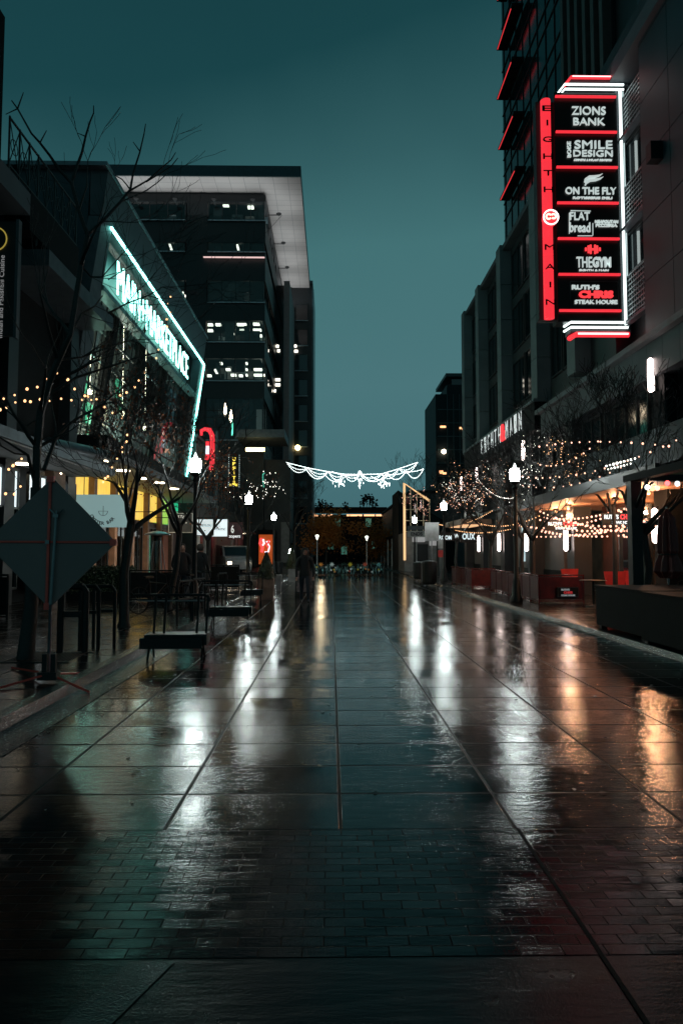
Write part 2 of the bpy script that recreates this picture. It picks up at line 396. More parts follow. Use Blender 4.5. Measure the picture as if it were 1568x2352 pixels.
# ------------------------------------------------------------ office tower with the wide lit eave
tw = thing('office_tower', 'dark glass office tower with a wide flat roof whose pale tiled soffit is lit', 'building', (-16, 75, 0))
M['sillm'] = mat('sill_metal', (0.30,0.38,0.42), 0.4)
FX0, FX1, FY = -29.0, -7.46, 75.0
zs = []  # (sill, head) of each storey from the photograph's rows
rows_px = [(462,506),(556,578),(643,694),(735,785),(822,874),(914,1010)]
mb = MB()
ztop = at(605,447,75).z
tiers = []
for a, b_ in rows_px:
    tiers.append((at(540,b_,75).z, at(540,a,75).z))
zprev = ztop
for z0, z1 in tiers:
    mb.box(FX0, FX1, FY, FY+0.5, z1, zprev); mb.box(FX1-0.5, FX1, FY+0.5, FY+38, z1, zprev)
    zprev = z0
mb.box(FX0, FX1, FY, FY+0.5, 4.6, zprev); mb.box(FX1-0.5, FX1, FY+0.5, FY+38, 4.6, zprev)
for x0, x1 in ((-29.0,-28.2),(-16.3,-14.0)): mb.box(x0, x1, FY-0.02, FY+0.52, 4.6, ztop)
P('wall', mb, mat('tower_wall', (0.006,0.008,0.009), 0.5, scale=2), tw)
P('floor_slab', (lambda q: [q.box(FX0, FX1-0.5, FY+0.6, FY+38, z0-0.5, z0-0.02) for z0, z1 in tiers] and q)(MB()), M['panel_dk'], tw)
P('interior_wall', MB().box(FX0, FX1-2.0, FY+9, FY+9.3, 4, ztop-0.1), mat('office_wall', (0.11,0.13,0.135), 0.8, scale=0.3, var=0.5), tw)
for k, (z0, z1) in enumerate(tiers):
    for x0, x1 in ((-13.9, -7.56), (-24.5, -16.4)):
        nc = 4 if x0 > -14 else 4
        facade_window(tw, 'f', FY, x0, x1, z0, z1, nc, 1, 'glass', 'frame', 0.10, 0.14)
    facade_window(tw, 'l', FX1-0.3, FY+0.6, FY+17, z0, z1, 6, 1, 'glass', 'frame', 0.1, 0.14)
    P('sill', MB().box(-13.9, -7.4, FY-0.22, FY-0.15, z0-0.12, z0).box(-24.5, -16.4, FY-0.22, FY-0.15, z0-0.12, z0), M['sillm'], tw)
# ceiling lights inside the storeys, where the photo shows them
def strip(px0, px1, py, Y, par, m='gceil', h=0.16, nm='ceiling_light'):
    a = at(px0, py, Y); b = at(px1, py, Y)
    return P(nm, MB().box(a.x, b.x, Y, Y+0.5, a.z-h/2, a.z+h/2), M[m], par)
for px0, px1, py in ((577,601,790),(583,601,803),(617,632,789),(617,637,803),(617,639,818),(618,638,901-22),(618,642,893),(535,541,897),(598,601,878),(598,601,893),(598,601,905),(497,500,796),(497,500,812)):
    sx = 0.94*0+1; strip(px0-36, px1-36, py-37+ (0), 77.5, tw) if False else None
for px0, px1, py in ((577-0,601,790),):
    pass
LT = [(947,1010,1149),(965,1010,1189),(1057,1100,1146),(1057,1112,1187),(1057,1117,1226),(1062,1117,1458),(1062,1135,1496),(1006,1018,1416),(1006,1018,1458),(1006,1018,1496),(828,846,1416),(716,730,1168),(716,730,1206),(1060,1074,1264)]
LT += [(740,780,1150),(740,780,1190),(800,838,1150),(880,925,1210),(870,900,1458),(905,940,1496),(740,770,1500),(960,985,1500),(850,880,1375),(720,745,1015),(1000,1040,1015),(850,890,330),(1020,1060,345)]
for c0, c1, cy_ in LT:
    k = 560/1568*0.9408
    strip(225.8+c0*k, 225.8+c1*k, 357.5+cy_*k, 77.2, tw, h=0.2)
a = at(468,592,74.9); b = at(610,592,74.9)
P('light_strip', MB().box(a.x, b.x-0.1, 74.55, 74.8, a.z-0.035, a.z+0.035), glow('pale_led_line',(1.0,0.66,0.64),0.9), tw)
for cx, cyy, ln in ((955,630,0.9),(500,640,0.8),(735,690,0.5),(590,955,0.4),(812,1490,0.5)):
    k = 560/1568*0.9408; p = at(225.8+cx*k, 357.5+cyy*k, 76.8)
    P('ceiling_light', MB().tube([(p.x-0.25,p.y,p.z+ln),(p.x+0.25,p.y,p.z-ln)], 0.13, 5), M['gceil'], tw)
oc = [mat('blind_teal', (0.07,0.11,0.12), 0.7), mat('blind_grey', (0.16,0.17,0.17), 0.7), mat('desk_dark', (0.02,0.03,0.03), 0.6)]
ro = random.Random(9)
dim = glow('dim_room_glow', (0.75,0.9,0.85), 0.055); dimw = glow('warm_room_glow', (1.0,0.85,0.62), 0.16)  # glowing boards behind the glass stand in for dimly lit rooms
for k, (z0, z1) in enumerate(tiers):
    for i in range(9):
        x = ro.uniform(-13.6,-8.6); w_ = ro.uniform(0.5,1.5); h_ = (z1-z0)*ro.choice((0.4,0.7,1.0)); zz = z0 if ro.random() < .5 else z1-h_
        P('office_partition', MB().box(x, x+w_, FY+1.0+i*0.4, FY+1.06+i*0.4, zz, zz+h_), ro.choice(oc), tw)
    for i in range(5):
        x = ro.uniform(-24,-17.5); P('office_partition', MB().box(x, x+ro.uniform(.6,1.6), FY+1.0+i*.4, FY+1.06+i*.4, z0, z0+(z1-z0)*ro.choice((.5,1.0))), ro.choice(oc), tw)
    if k in (1,3,4,5):
        for x0_ in ((-13.7,-8.0) if k == 1 else ((-10.4,-9.2),(-9.0,-7.7))) if False else ([(-13.5,-12.7),(-9.0,-7.8)] if k != 1 else [(-13.6,-11.0),(-22,-19)]):
            P('room_glow_board', MB().box(x0_[0], x0_[1], FY+6, FY+6.1, z0, z1), dim, tw)
    if k in (2,3,4): P('room_glow_board', MB().box(-13.7, -13.0, FY+4, FY+4.1, z0, z0+(z1-z0)*.55), dimw, tw)
# the roof: fascia, soffit, roof deck
ZR = at(688,405,71.9).z
P('roof', MB().box(-34, -3.35, 71.9, 113.6, ZR+0.02, ZR+1.2), mat('roof_fascia', (0.018,0.035,0.045), 0.4), tw)
sm = mat('soffit_tiles', (0.55,0.52,0.50), 0.6, var=0.08, scale=0.3)
tt = sm.node_tree; brn = tt.nodes.new('ShaderNodeTexBrick'); gg = tt.nodes.new('ShaderNodeNewGeometry'); tt.links.new(gg.outputs['Position'], brn.inputs['Vector'])
brn.offset = 0; brn.inputs['Scale'].default_value = 1; brn.inputs['Brick Width'].default_value = 1.6; brn.inputs['Row Height'].default_value = 1.2; brn.inputs['Mortar Size'].default_value = 0.03
brn.inputs['Color1'].default_value = (0.55,0.52,0.50,1); brn.inputs['Color2'].default_value = (0.50,0.475,0.46,1); brn.inputs['Mortar'].default_value = (0.30,0.29,0.29,1)
tt.links.new(brn.outputs[0], tt.nodes['Principled BSDF'].inputs['Base Color'])
P('soffit', MB().box(-34, -3.40, 71.95, 113.5, ZR-0.05, ZR+0.018), sm, tw)
P('attic_wall', MB().box(FX0, FX1-0.3, FY+0.3, FY+38, ztop, ZR-0.052), M['panel_dk'], tw)
for i in range(5):   # up-lights on the top ledge wash the soffit
    for (x, y) in ((-26+i*4.3, 73.9), (-6.2, 78+i*7.5)):
        l = bpy.data.lights.new('soffit_uplight', 'AREA'); l.energy = 85; l.size = 5.0; l.shape = 'DISK'; l.color = (0.90,0.96,0.98); l.spread = math.radians(175)
        lo = bpy.data.objects.new('soffit_uplight', l); COL.objects.link(lo); lo.location = (x, y, ztop-2.6 if y > 75 else ztop-2.8); lo.rotation_euler = (math.pi,0,0)
        lo.rotation_euler = (math.pi + (0.0 if y > 75 else 0.35), 0.25 if y > 75 else 0, 0); lo.parent = None
        q = P('uplight', MB().lathe([(0.12,0),(0.3,0.15),(0.3,0.22)], (x, y, (ztop-0.85 if y > 75 else ztop-1.3)), 10), M['black'], tw)
        P('bracket', MB().box(x-0.04, x+0.04, y, 75.0, ztop-1.3, ztop-1.22) if y < 75 else MB().box(FX1, x, y-0.04, y+0.04, ztop-0.85, ztop-0.77), M['black'], q)
# rear blocks with the pale pilaster
zb = at(630,655,90).z
wm = mat('tower_side', (0.016,0.02,0.022), 0.45)
P('glass_wing', MB().box(-9.4, -6.35, 90, 101, 0, zb), M['mirror'], tw)
P('pilaster', MB().box(-6.36, -5.6, 89.2, 101, 3, zb+0.3), mat('pale_pilaster', (0.20,0.17,0.17), 0.6, var=0.1), tw)
z2 = at(690,650,103).z
P('rear_wing', MB().box(-6.5, -2.98, 103, 113, 0, z2), wm, tw)
P('parapet_cap', MB().box(-6.6, -2.9, 102.8, 113, z2+0.003, z2+0.35), M['trim'], tw)
for i in range(9):
    z = 6+i*(z2-8)/9
    w = facade_window(tw, 'f', 103, -5.6, -3.6, z, z+2.6, 1, 1, 'mirror', 'frame', 0.12, 0.12)
    P('sill', MB().box(-5.6, -3.6, 102.7, 102.85, z-0.12, z), M['sillm'], w)
P('corner_post', MB().box(-3.0, -2.75, 102.9, 113, 1, z2-1), mat('blue_trim', (0.05,0.12,0.14), 0.3), tw)
for px0, px1, py in ((705,724,1092-4),):
    pass
for c0, c1, cy_ in ((1093,1170,344),(1093,1182,396)):
    k = 380/1568*0.9408; strip(414+c0*k, 414+c1*k, 715+cy_*k, 102.6, tw, h=0.3)
for c0, cy_ in ((990,396),(978,350),(905,685),(963,688),(992,688),(963,740),(992,740),(950,800)):
    k = 380/1568*0.9408; p = at(414+c0*k, 715+cy_*k, 89.8); P('ceiling_light', MB().cb(p, 0.35, 0.1, 0.35), M['gceil'], tw)
# entrance level of the tower
P('entrance_canopy', MB().box(at(545,1000,70).x, at(655,1000,70).x, 69, 75, at(600,1008,70).z, at(600,990,70).z), mat('canopy_grey', (0.09,0.115,0.13), 0.5), tw)
P('lobby_wall', MB().box(-14, FX1, 74.6, 75.6, 0, 4.6).box(FX1, -4.6, 76, 77, 0, 12), M['panel_dk'], tw)
P('lobby_panel', MB().box(-5.6, -4.7, 75.9, 75.99, 0.5, 5.0), mat('lobby_grey', (0.20,0.21,0.22), 0.6), tw)
p = at(754/4.1*0+ (414+755*0.228), 715+1392*0.228, 68.5)
P('canopy_light', MB().cb(p, 1.9, 0.3, 0.35), glow('canopy_lamp', (1,0.75,0.32), 6), tw)
p = at(414+1182*0.228, 715+1373*0.228, 102.5); P('wall_lamp', MB().ball(p, 0.42, 10, 6), glow('yellow_lamp', (1,0.72,0.3), 9), tw)

# ------------------------------------------------------------ market building with neon frame (left)
mk = thing('market_building', 'leaning glass market hall framed by a teal neon line under a dark slab roof', 'building', (-12, 34, 0))
Y0, Y1 = 24.7, 44.7
def lx(z): return -8.5 - (14.0-z)*0.145        # the facade leans outward to the top
dk = mat('navy_cladding', (0.02,0.034,0.045), 0.5, scale=1.5, bump=0.1)
P('roof', MB().prism([(-8.25,16.0),(-8.25,15.85),(-16,15.85),(-16,16.0)], Y0-0.3, Y1+0.3), M['trim'], mk)
P('fascia', MB().prism([(-8.3,15.847),(-8.5,14.12),(-8.95,14.12),(-8.95,15.847)], Y0, Y1), mat('fascia_grey', (0.055,0.06,0.068), 0.5, scale=0.8), mk)
P('side_wall', MB().prism([(-8.96,15.845),(-9.02,14),(lx(5)-0.5,5.0),(lx(3)-0.5,0.1),(-16,0.1),(-16,15.845)], Y0, Y0+0.4), dk, mk)
P('side_frame', MB().prism([(lx(14)+0.02,14.1),(lx(14)-0.5,14.1),(lx(3.6)-0.62,3.6),(lx(3.6)+0.02,3.6)], Y0+0.02, Y0+1.1), mat('frame_grey', (0.07,0.08,0.09), 0.5), mk)
P('end_frame', MB().prism([(lx(14)+0.02,14.1),(lx(14)-0.5,14.1),(lx(5)-0.5,5.0),(lx(5)+0.02,5.0)], Y1-0.9, Y1), dk, mk)
P('sign_wall', MB().box(-9.3, -9.2, Y0+1.1, Y1-0.9, 11.9, 14.1), mat('sign_board_dark', (0.015,0.03,0.03), 0.35), mk)
P('sign_ledge', MB().box(-9.195, -8.75, Y0+1.1, Y1-0.9, 11.7, 11.9), mat('teal_ledge', (0.10,0.20,0.20), 0.4), mk)
letters('MAIN+MARKETPLACE', (-8.86, 34.7, 13.0), 1.45, M['glett'], mk, 'l', width=13.9, extr=0.05, bold=-0.005)
NT = MB().tube([(-8.44, Y0+0.9, 14.06), (-8.44, Y1-0.05, 14.06)], 0.06, 8).tube([(-8.44, Y1+0.02, 14.06), (lx(6.5)+0.08, Y1+0.05, 6.5)], 0.055, 8)
P('neon_tube', NT, M['gteal'], mk)
a = atX(205, 985, -9.75)
P('neon_tube', MB().tube([(lx(6.9)+0.02, Y0-0.05, 6.9), (lx(5.1)-0.05, Y0-0.05, 5.1)], 0.05, 6), glow('dim_teal_tube', (0.45,0.95,1.0), 1.3), mk)
# glazing between dark columns
ny = [Y0+1.2, 29.0, 33.2, 37.6, Y1-1.0]
for i in range(4):
    ya, yb = ny[i]+0.23, ny[i+1]-0.23
    w = MB(); pn = MB()
    def LP(y, z, o=0.0): return (lx(z)-0.55+o, y, z)
    nC = 4
    for c in range(nC+1):
        y = ya+(yb-ya)*c/nC; w.tube([LP(y, 6.2), LP(y, 11.9)], 0.03, 4)
    for r in range(6):
        z = 6.2+5.7*r/5; w.tube([LP(ya, z), LP(yb, z)], 0.045, 4)
    ww = obj('window', w, M['frame'], mk)
    pn.quad(LP(ya,6.2,-0.03), LP(yb,6.2,-0.03), LP(yb,11.9,-0.03), LP(ya,11.9,-0.03)); obj('pane', pn, M['glass'], ww)
for y in ny: P('column', MB().prism([(lx(11.9)-0.35,11.9),(lx(11.9)-0.7,11.9),(lx(5.0)-0.7,5.0),(lx(5.0)-0.35,5.0)], y-0.22, y+0.22), M['blackm'], mk)
P('interior_wall', MB().box(-13.2, -13.0, Y0+0.5, Y1, 5, 15), mat('interior_mural', (0.16,0.15,0.14), 0.8, scale=0.7, var=0.9), mk)
for y, c_ in ((27.5,(1,0.85,0.7)),(32,(0.6,1,0.8)),(37,(1,0.85,0.7)),(41.5,(0.7,1,0.9))):
    P('pendant_lamp', MB().ball((-11.4,y,9.2), 0.14, 10, 6).tube([(-11.4,y,9.3),(-11.4,y,14.5)], 0.01, 3), M['gdown'], mk)
    l = bpy.data.lights.new('hall_lamp', 'POINT'); l.energy = 420; l.color = c_; l.shadow_soft_size = 0.3; lo = bpy.data.objects.new('hall_lamp', l); COL.objects.link(lo); lo.location = (-11.4,y,8.8)
for y in (29,33.2,37.6): P('mezzanine_rail', MB().tube([(-11,y-3,7.2),(-11,y+3,7.2)], 0.05, 4).tube([(-11,y-3,6.7),(-11,y+3,6.7)], 0.03, 4), M['trim'], mk)
for i in range(44):   # glowing strips and coloured panels added at random to brighten the hall
    y = 26.5+rng.random()*17; z = 6.6+rng.random()*5; q = rng.random()
    mname = 'gint_g' if q < 0.3 else 'gint_w'
    if mname not in M: M[mname] = glow(mname, (0.2,0.95,0.55) if mname == 'gint_g' else (1.0,0.82,0.6), 0.5 if mname == 'gint_g' else 0.35)
    P('ceiling_light' if q > 0.6 else 'glow_panel', MB().box(-12.9, -12.8, y, y+0.4+rng.random()*0.8, z, z+(0.12 if q > 0.6 else 1.1)), M[mname], mk)
P('balcony', MB().prism([(-9.2,4.95),(-8.75,5.3),(-8.55,6.1),(-8.65,6.15),(-10.4,6.15),(-10.4,4.95)], Y0+1.4, Y1), M['blackm'], mk)
P('soffit', MB().box(-11.0, -7.6, Y0-0.2, Y1, 4.86, 4.945), mat('soffit_white', (0.26,0.27,0.27), 0.6, var=0.1), mk)
P('canopy_edge', MB().box(-7.597, -7.5, Y0-0.2, Y1, 4.84, 5.12), M['concrete'], mk)
for px, py in ((232,1058),(283,1080),(325,1098),(365,1108),(398,1122)):
    p = atZ(px, py, 4.86); P('downlight', MB().lathe([(0.26,0.0),(0.26,-0.03)], (p.x, p.y, 4.858), 14), M['gdown'], mk)
    l = bpy.data.lights.new('downlight_beam', 'SPOT'); l.energy = 520; l.spot_size = 2.2; l.spot_blend = 0.8; l.color = (1,0.80,0.55); l.shadow_soft_size = 0.15
    lo = bpy.data.objects.new('downlight_beam', l); COL.objects.link(lo); lo.location = (p.x, p.y, 4.78)
M['gyel_'] = mat('yellow_wall_glow', (0.5,0.35,0.08), 0.5, emit=(1.0,0.66,0.10), es=0.85); M['gyelg_'] = mat('lime_wall_glow', (0.3,0.4,0.08), 0.5, emit=(0.45,0.85,0.12), es=0.6); M['ggrn_'] = mat('green_wall_glow', (0.02,0.3,0.15), 0.5, emit=(0.02,0.75,0.35), es=0.5)  # lit wall band: its light is put into the panels as emission
P('shop_wall', MB().box(-10.4, -10.0, Y0, Y1+1, 0.1, 3.3), M['brickw'], mk)
for i in range(7):
    y = Y0+1.0+i*2.75
    P('transom_panel', MB().box(-10.3, -10.02, y, y+2.5, 3.35, 4.82), M['ggrn_'] if i == 6 else M['gyelg_'] if i in (5,) else M['gyel_'], mk)
    P('pilaster', MB().box(-10.0, -9.75, y-0.3, y+0.05, 0.12, 4.82), M['tan'], mk)
    if i < 6:
        w = facade_window(mk, 'l', -9.99, y+0.4, y+2.1, 0.6, 3.0, 2, 1, 'glass', 'frame', 0.06, 0.08)
P('shop_door', MB().box(-9.74, -9.66, 39.4, 40.6, 0.13, 2.9), mat('orange_door', (0.34,0.07,0.02), 0.5), mk)
# bright shop windows on the near-left corner
P('door_glow', MB().box(-9.99, -9.97, 37.0, 37.8, 0.4, 2.6), glow('green_glow', (0.35,0.95,0.65), 0.25), mk)

# ------------------------------------------------------------ near-left building with terraces
rb = thing('restaurant_building', 'dark corner building with terraced slabs and a lattice balcony railing, far left', 'building', (-12, 17, 0))
P('wall', MB().box(-15, -8.9, 10, 17.9, 0.12, 16.2).box(-15, -9.6, 17.9, 24.6, 0.12, 10.1), M['blackm'], rb)
P('upper_slab', MB().box(-15, -8.3, 10, 18.4, 10.9, 11.5), M['panel'], rb)
P('lower_slab', MB().box(-15, -8.0, 19.0, 24.69, 9.75, 10.22), mat('slab_grey', (0.06,0.072,0.082), 0.5), rb)
P('terrace_wall', MB().box(-15, -9.0, 18.4, 23.8, 10.22, 12.0), dk, rb)
rl = MB()
for z in (11.65, 12.9): rl.tube([(-8.35, 17.2, z), (-8.35, 21.9, z)], 0.035, 5)
for i in range(9):
    y = 17.2+i*0.58; rl.tube([(-8.35, y, 10.3 if i > 2 else 11.5), (-8.35, y, 12.95)], 0.028, 5)
for i in range(8):
    y = 17.2+i*0.58
    for a, b2 in ((0,1),(1,0)): rl.tube([(-8.35, y, 11.65+1.25*a), (-8.35, y+0.58, 11.65+1.25*b2)], 0.014, 4)
    rl.ring((-8.35, y+0.29, 12.27), 0.2, 0.012, 'x', 12, 4)
P('balcony_railing', rl, M['black'], rb)
P('terrace_edge', MB().box(-9.0, -8.3, 18.4, 22.0, 10.5, 11.6), M['blackm'], rb)
for y0, y1 in ((19.3,19.9),(23.9,24.6)): P('column', MB().box(-9.62, -9.2, y0, y1, 0.12, 9.75), M['panel_dk'], rb)
P('canopy', MB().box(-11, -7.7, 12.5, 24.3, 4.35, 4.62), M['trim'], rb)
P('canopy_soffit', MB().box(-10.9, -7.8, 12.6, 24.2, 4.30, 4.346), mat('canopy_soffit_grey', (0.22,0.23,0.23), 0.6), rb)
P('duct', MB().tube([(-8.9, 21.5, 4.95), (-8.1, 24.4, 5.0), (-7.9, 24.5, 5.0)], 0.32, 14), mat('duct_metal', (0.15,0.18,0.2), 0.35, 0.7), rb, smooth=True)
for x, y in ((-9.4,14.5),(-9.4,17.5),(-9.3,20.5),(-9.3,23.0)):
    P('downlight', MB().lathe([(0.22,0),(0.22,-0.03)], (x, y, 4.298), 12), M['gdown'], rb)
for y0, y1 in ((18.6,20.3),(20.9,22.3),(23.5,24.8)):
    w = MB(); wf = -9.32
    for a, b2 in ((y0, y0+0.06),(y1-0.06, y1)): w.box(wf, wf+0.08, a, b2, 0.6, 4.1)
    w.box(wf, wf+0.08, y0, y1, 4.02, 4.1); w.box(wf, wf+0.08, y0, y1, 2.9, 2.96); w.box(wf, wf+0.08, y0, y1, 0.55, 0.62); obj('lower_pane', MB().quad((wf+0.02,y0+.06,0.62),(wf+0.02,y1-.06,0.62),(wf+0.02,y1-.06,2.9),(wf+0.02,y0+.06,2.9)), M['mirror'], rb)
    ww = obj('window', w, M['frame'], rb); obj('pane', MB().quad((wf+0.02,y0+.06,2.96),(wf+0.02,y1-.06,2.96),(wf+0.02,y1-.06,4.02),(wf+0.02,y0+.06,4.02)), M['gwin'], ww)
for y0, y1 in ((17.9,18.5),(22.4,23.4)): P('pier', MB().box(-9.4, -9.1, y0, y1, 0.12, 4.3), M['tan'], rb)

# ------------------------------------------------------------ shops beyond the market hall
sh = thing('shop_row', 'dark two storey row of small shops beyond the neon framed market hall', 'building', (-11, 57, 0))
P('wall', MB().box(-16, -9.0, 45.2, 70, 0.12, 9.3), M['panel_dk'], sh)
P('parapet_cap', MB().box(-16, -8.9, 45.2, 70, 9.303, 9.5), M['concrete'], sh)
for i in range(7):
    y = 46+i*3.4
    facade_window(sh, 'l', -9.0, y, y+2.4, 5.2, 8.0, 3, 2, 'mirror', 'frame', 0.08, 0.1)
cols = [(0.35,0.33,0.31),(0.16,0.012,0.015),(0.30,0.30,0.30),(0.02,0.035,0.035),(0.20,0.012,0.02),(0.20,0.09,0.07),(0.25,0.25,0.25),(0.03,0.035,0.035),(0.13,0.06,0.05)]
for i, c in enumerate(cols):
    y = 45.4+i*1.45 if i < 6 else 48+i*2.2
    P('shopfront_panel', MB().box(-8.99, -8.9-(i % 2)*0.03, y, y+(0.7 if i % 2 else 1.0), 0.3, 3.3), mat('shopfront_%d' % i, c, 0.6), sh)
P('awning', MB().box(-9, -7.6, 45.4, 69, 3.45, 3.6), M['black'], sh)
P('awning_light', MB().box(-7.62, -7.58, 45.5, 49.5, 3.62, 3.75), glow('awning_strip', (0.9,1.0,1.0), 1.6), sh)
for y in (47, 51, 55, 60, 65): P('downlight', MB().lathe([(0.2,0),(0.2,-0.03)], (-8.3, y, 3.445), 10), M['gdown'], sh)

# ------------------------------------------------------------ right side: podium, towers
rp_ = thing('podium_building', 'long grey street building with pale piers and a lettered canopy on the right', 'building', (12, 36, 0))
XF = 9.0
wd = mat('podium_wall', (0.016,0.02,0.022), 0.5, scale=1.0, bump=0.1)
P('wall', MB().box(XF+0.3, 16, 21.0, 45.4, 3.5, 17.3), wd, rp_)
P('parapet_cap', MB().box(XF-0.15, 16, 26.0, 45.6, 17.3, 17.55), mat('parapet', (0.04,0.05,0.055), 0.5), rp_)
pier = mat('pale_pier', (0.105,0.13,0.135), 0.55, scale=1.2, var=0.12, bump=0.08)
for i, y in enumerate((44.6, 40.2, 34.9, 28.9, 24.4)):
    mbp = MB()
    for j in range(5): mbp.box(XF-0.28, XF+0.3, y-0.42, y+0.42, 8.1+j*1.85+0.01, 8.1+(j+1)*1.85-0.02 if j < 4 else 17.6)
    P('pier', mbp, pier, rp_)
for y0, y1 in ((41.0,44.0),(35.7,39.5),(29.7,34.2),(25.2,28.2)):
    n = 3
    for j in range(3):
        z = 8.9+j*2.85
        for h in range(2):
            ya = y0+(y1-y0)*h/2+0.08; yb = y0+(y1-y0)*(h+1)/2-0.08
            facade_window(rp_, 'r', XF+0.3, ya, yb, z, z+2.3, 2, 1, 'mirror', 'frame', 0.07, 0.09)
P('canopy', MB().box(8.62, 9.3, 28.6, 44.0, 6.85, 8.05), M['blackm'], rp_)
P('canopy_trim', MB().box(8.55, 9.3, 28.5, 44.1, 8.053, 8.16), mat('canopy_trim', (0.16,0.2,0.21), 0.4, 0.3), rp_)
cx = 8.55
GL = [('E',40.6),('I',39.5),('G',38.5),('H',37.4),('T',36.3),('H',35.2),('M',32.9),('A',31.8),('I',30.85),('N',29.9)]
wl = glow('sign_white_letter', (0.9,0.98,0.97), 0.65)
ya_ = [atX(p, 1000, 8.55).y for p in (1107,1115,1124,1133,1144,1153,1173,1179,1186,1194)]
for (ch, _), y in zip(GL, [atX(p, 980, 8.55).y for p in (1106,1113,1121,1129,1137,1146,1163,1173,1183,1194)]):
    letters(ch, (cx, y, 7.62), 0.86, wl, rp_, 'r', extr=0.02, width=0.42, bold=-0.01)
letters('&', (cx, atX(1154, 980, 8.55).y, 7.62), 0.86, M['gtxtr'], rp_, 'r', extr=0.08, bold=0.03)
# lower storeys on the street
P('ledge', MB().box(8.5, 9.3, 5.0, 28.2, 7.38, 7.55), mat('ledge_grey', (0.10,0.115,0.125), 0.45), rp_)
pb = MB(); 
yy = 5.0
while yy < 28.0:
    pb.box(8.72, 9.3, yy+0.008, min(yy+0.9, 28.1)-0.008, 6.42, 7.378); yy += 0.9
P('ledge_panels', pb, mat('ledge_panel', (0.055,0.064,0.074), 0.5, var=0.2, scale=0.8), rp_)
pb = MB(); yy = 5.0
while yy < 26.0:
    pb.box(8.80, 9.3, yy+0.008, yy+0.7-0.008, 4.0, 5.0); yy += 0.7
P('spandrel_panels', pb, mat('spandrel_panel', (0.05,0.064,0.072), 0.5, var=0.2, scale=0.8), rp_)
for y0, y1 in ((19.4,22.6),(22.9,24.6),(25.7,28.0),(14.0,17.4),(9,13.6)):
    facade_window(rp_, 'r', 9.25, y0, y1, 5.05, 6.38, 4 if y1-y0 > 3 else 2, 1, 'mirror', 'frame', 0.07, 0.1)
P('back_wall', MB().box(9.3, 9.6, 5.0, 21, 3.5, 6.42), M['blackm'], rp_)
for y in (18.2, 25.2, 30.3, 35.3, 40.2, 45.0):
    P('street_pier', MB().box(8.85, 9.5, y-0.38, y+0.38, 0.1, 6.40 if y < 28 else 6.84), M['panel_dk'] if y > 18.5 else M['blackm'], rp_)
P('warm_soffit', MB().box(7.3, 11.5, 15, 27, 3.30, 3.45), mat('soffit_warm', (0.42,0.22,0.12), 0.6, var=0.15), rp_)
P('soffit_edge', MB().box(7.2, 7.297, 15, 27, 3.28, 3.62), M['black'], rp_)
P('shop_ceiling', MB().box(8.9, 11.5, 27.05, 45.3, 3.9, 4.0), M['panel_dk'], rp_)
shm = mat('shop_wall', (0.09,0.08,0.075), 0.6, scale=1, var=0.3)
for y0, y1 in ((16,20.2),(22.6,24.8)): P('shop_wall', MB().box(9.9, 10.2, y0, y1, 0.1, 3.3), M['brickw'], rp_)
for y0, y1 in ((27.4,29.9),(32.6,34.9),(37.6,39.8),(42.2,44.6)): P('shop_wall', MB().box(9.35, 9.6, y0, y1, 0.1, 3.9), shm, rp_)
P('plinth', MB().box(9.3, 9.349, 27.4, 44.7, 0.1, 0.9), M['blackm'], rp_)
for y0, y1 in ((20.3,22.5),(25.6,27.2),(30.8,32.5),(35.8,37.5),(40.7,42.1)):
    facade_window(rp_, 'r', 9.6, y0, y1, 0.2, 3.1, 2, 1, 'glass', 'frame', 0.07, 0.1)
P('back_of_shop', MB().box(12.5, 12.7, 15, 45, 0.1, 3.9), mat('shop_interior', (0.10,0.055,0.035), 0.8, scale=1.2, var=0.7), rp_)
for i in range(12):
    y = 20.2+i*0.35+rng.random()*0.3+(6 if i > 5 else 0); z = 0.9+rng.random()*1.6
    P('shelf_light', MB().box(12.3, 12.4, y, y+0.12, z, z+0.25), M['gdown'] if i % 3 else M['gbulbr'], rp_)
a = atX(1190, 1270, 9.25); 
P('lit_window', MB().box(9.25, 9.30, 31.1, 31.9, 1.2, 3.05), glow('bright_shop_window', (0.85,0.97,1.0), 2.6), rp_)
P('lit_window', MB().box(9.25, 9.30, 32.7, 33.1, 1.2, 2.9), glow('bright_shop_window_dim', (0.7,0.9,0.95), 0.6), rp_)
# wall of the near tower: panels, screens
nt_ = thing('brown_tower', 'tall dark building with grey panels, perforated screens and vertical glass above the tenant sign', 'building', (12, 15, 0))
P('wall', MB().box(9.42, 16, 5.0, 24.0, 7.56, 44), wd, nt_)
pb = MB()
for i in range(14):
    for j in range(2): pb.box(XF-0.1, 9.42, 15.6+j*1.65+0.012, 15.6+(j+1)*1.65-0.012, 7.56+i*1.75+0.012, 7.56+(i+1)*1.75-0.012)
P('wall_panels', pb, mat('tower_panel', (0.016,0.042,0.052), 0.5, scale=0.7, var=0.25), nt_)
P('dark_pier', MB().box(XF-0.25, 9.42, 12.0, 15.6, 7.56, 44).box(XF-0.1, 9.42, 20.9, 21.5, 7.56, 16.4), M['panel_dk'], nt_)
P('cornice', MB().box(8.72, 9.42, 5.0, 21.5, 16.4, 16.9), M['panel'], nt_)
P('upper_wall', MB().box(8.8, 9.42, 5.0, 25.9, 16.903, 17.4), M['panel_dk'], nt_)
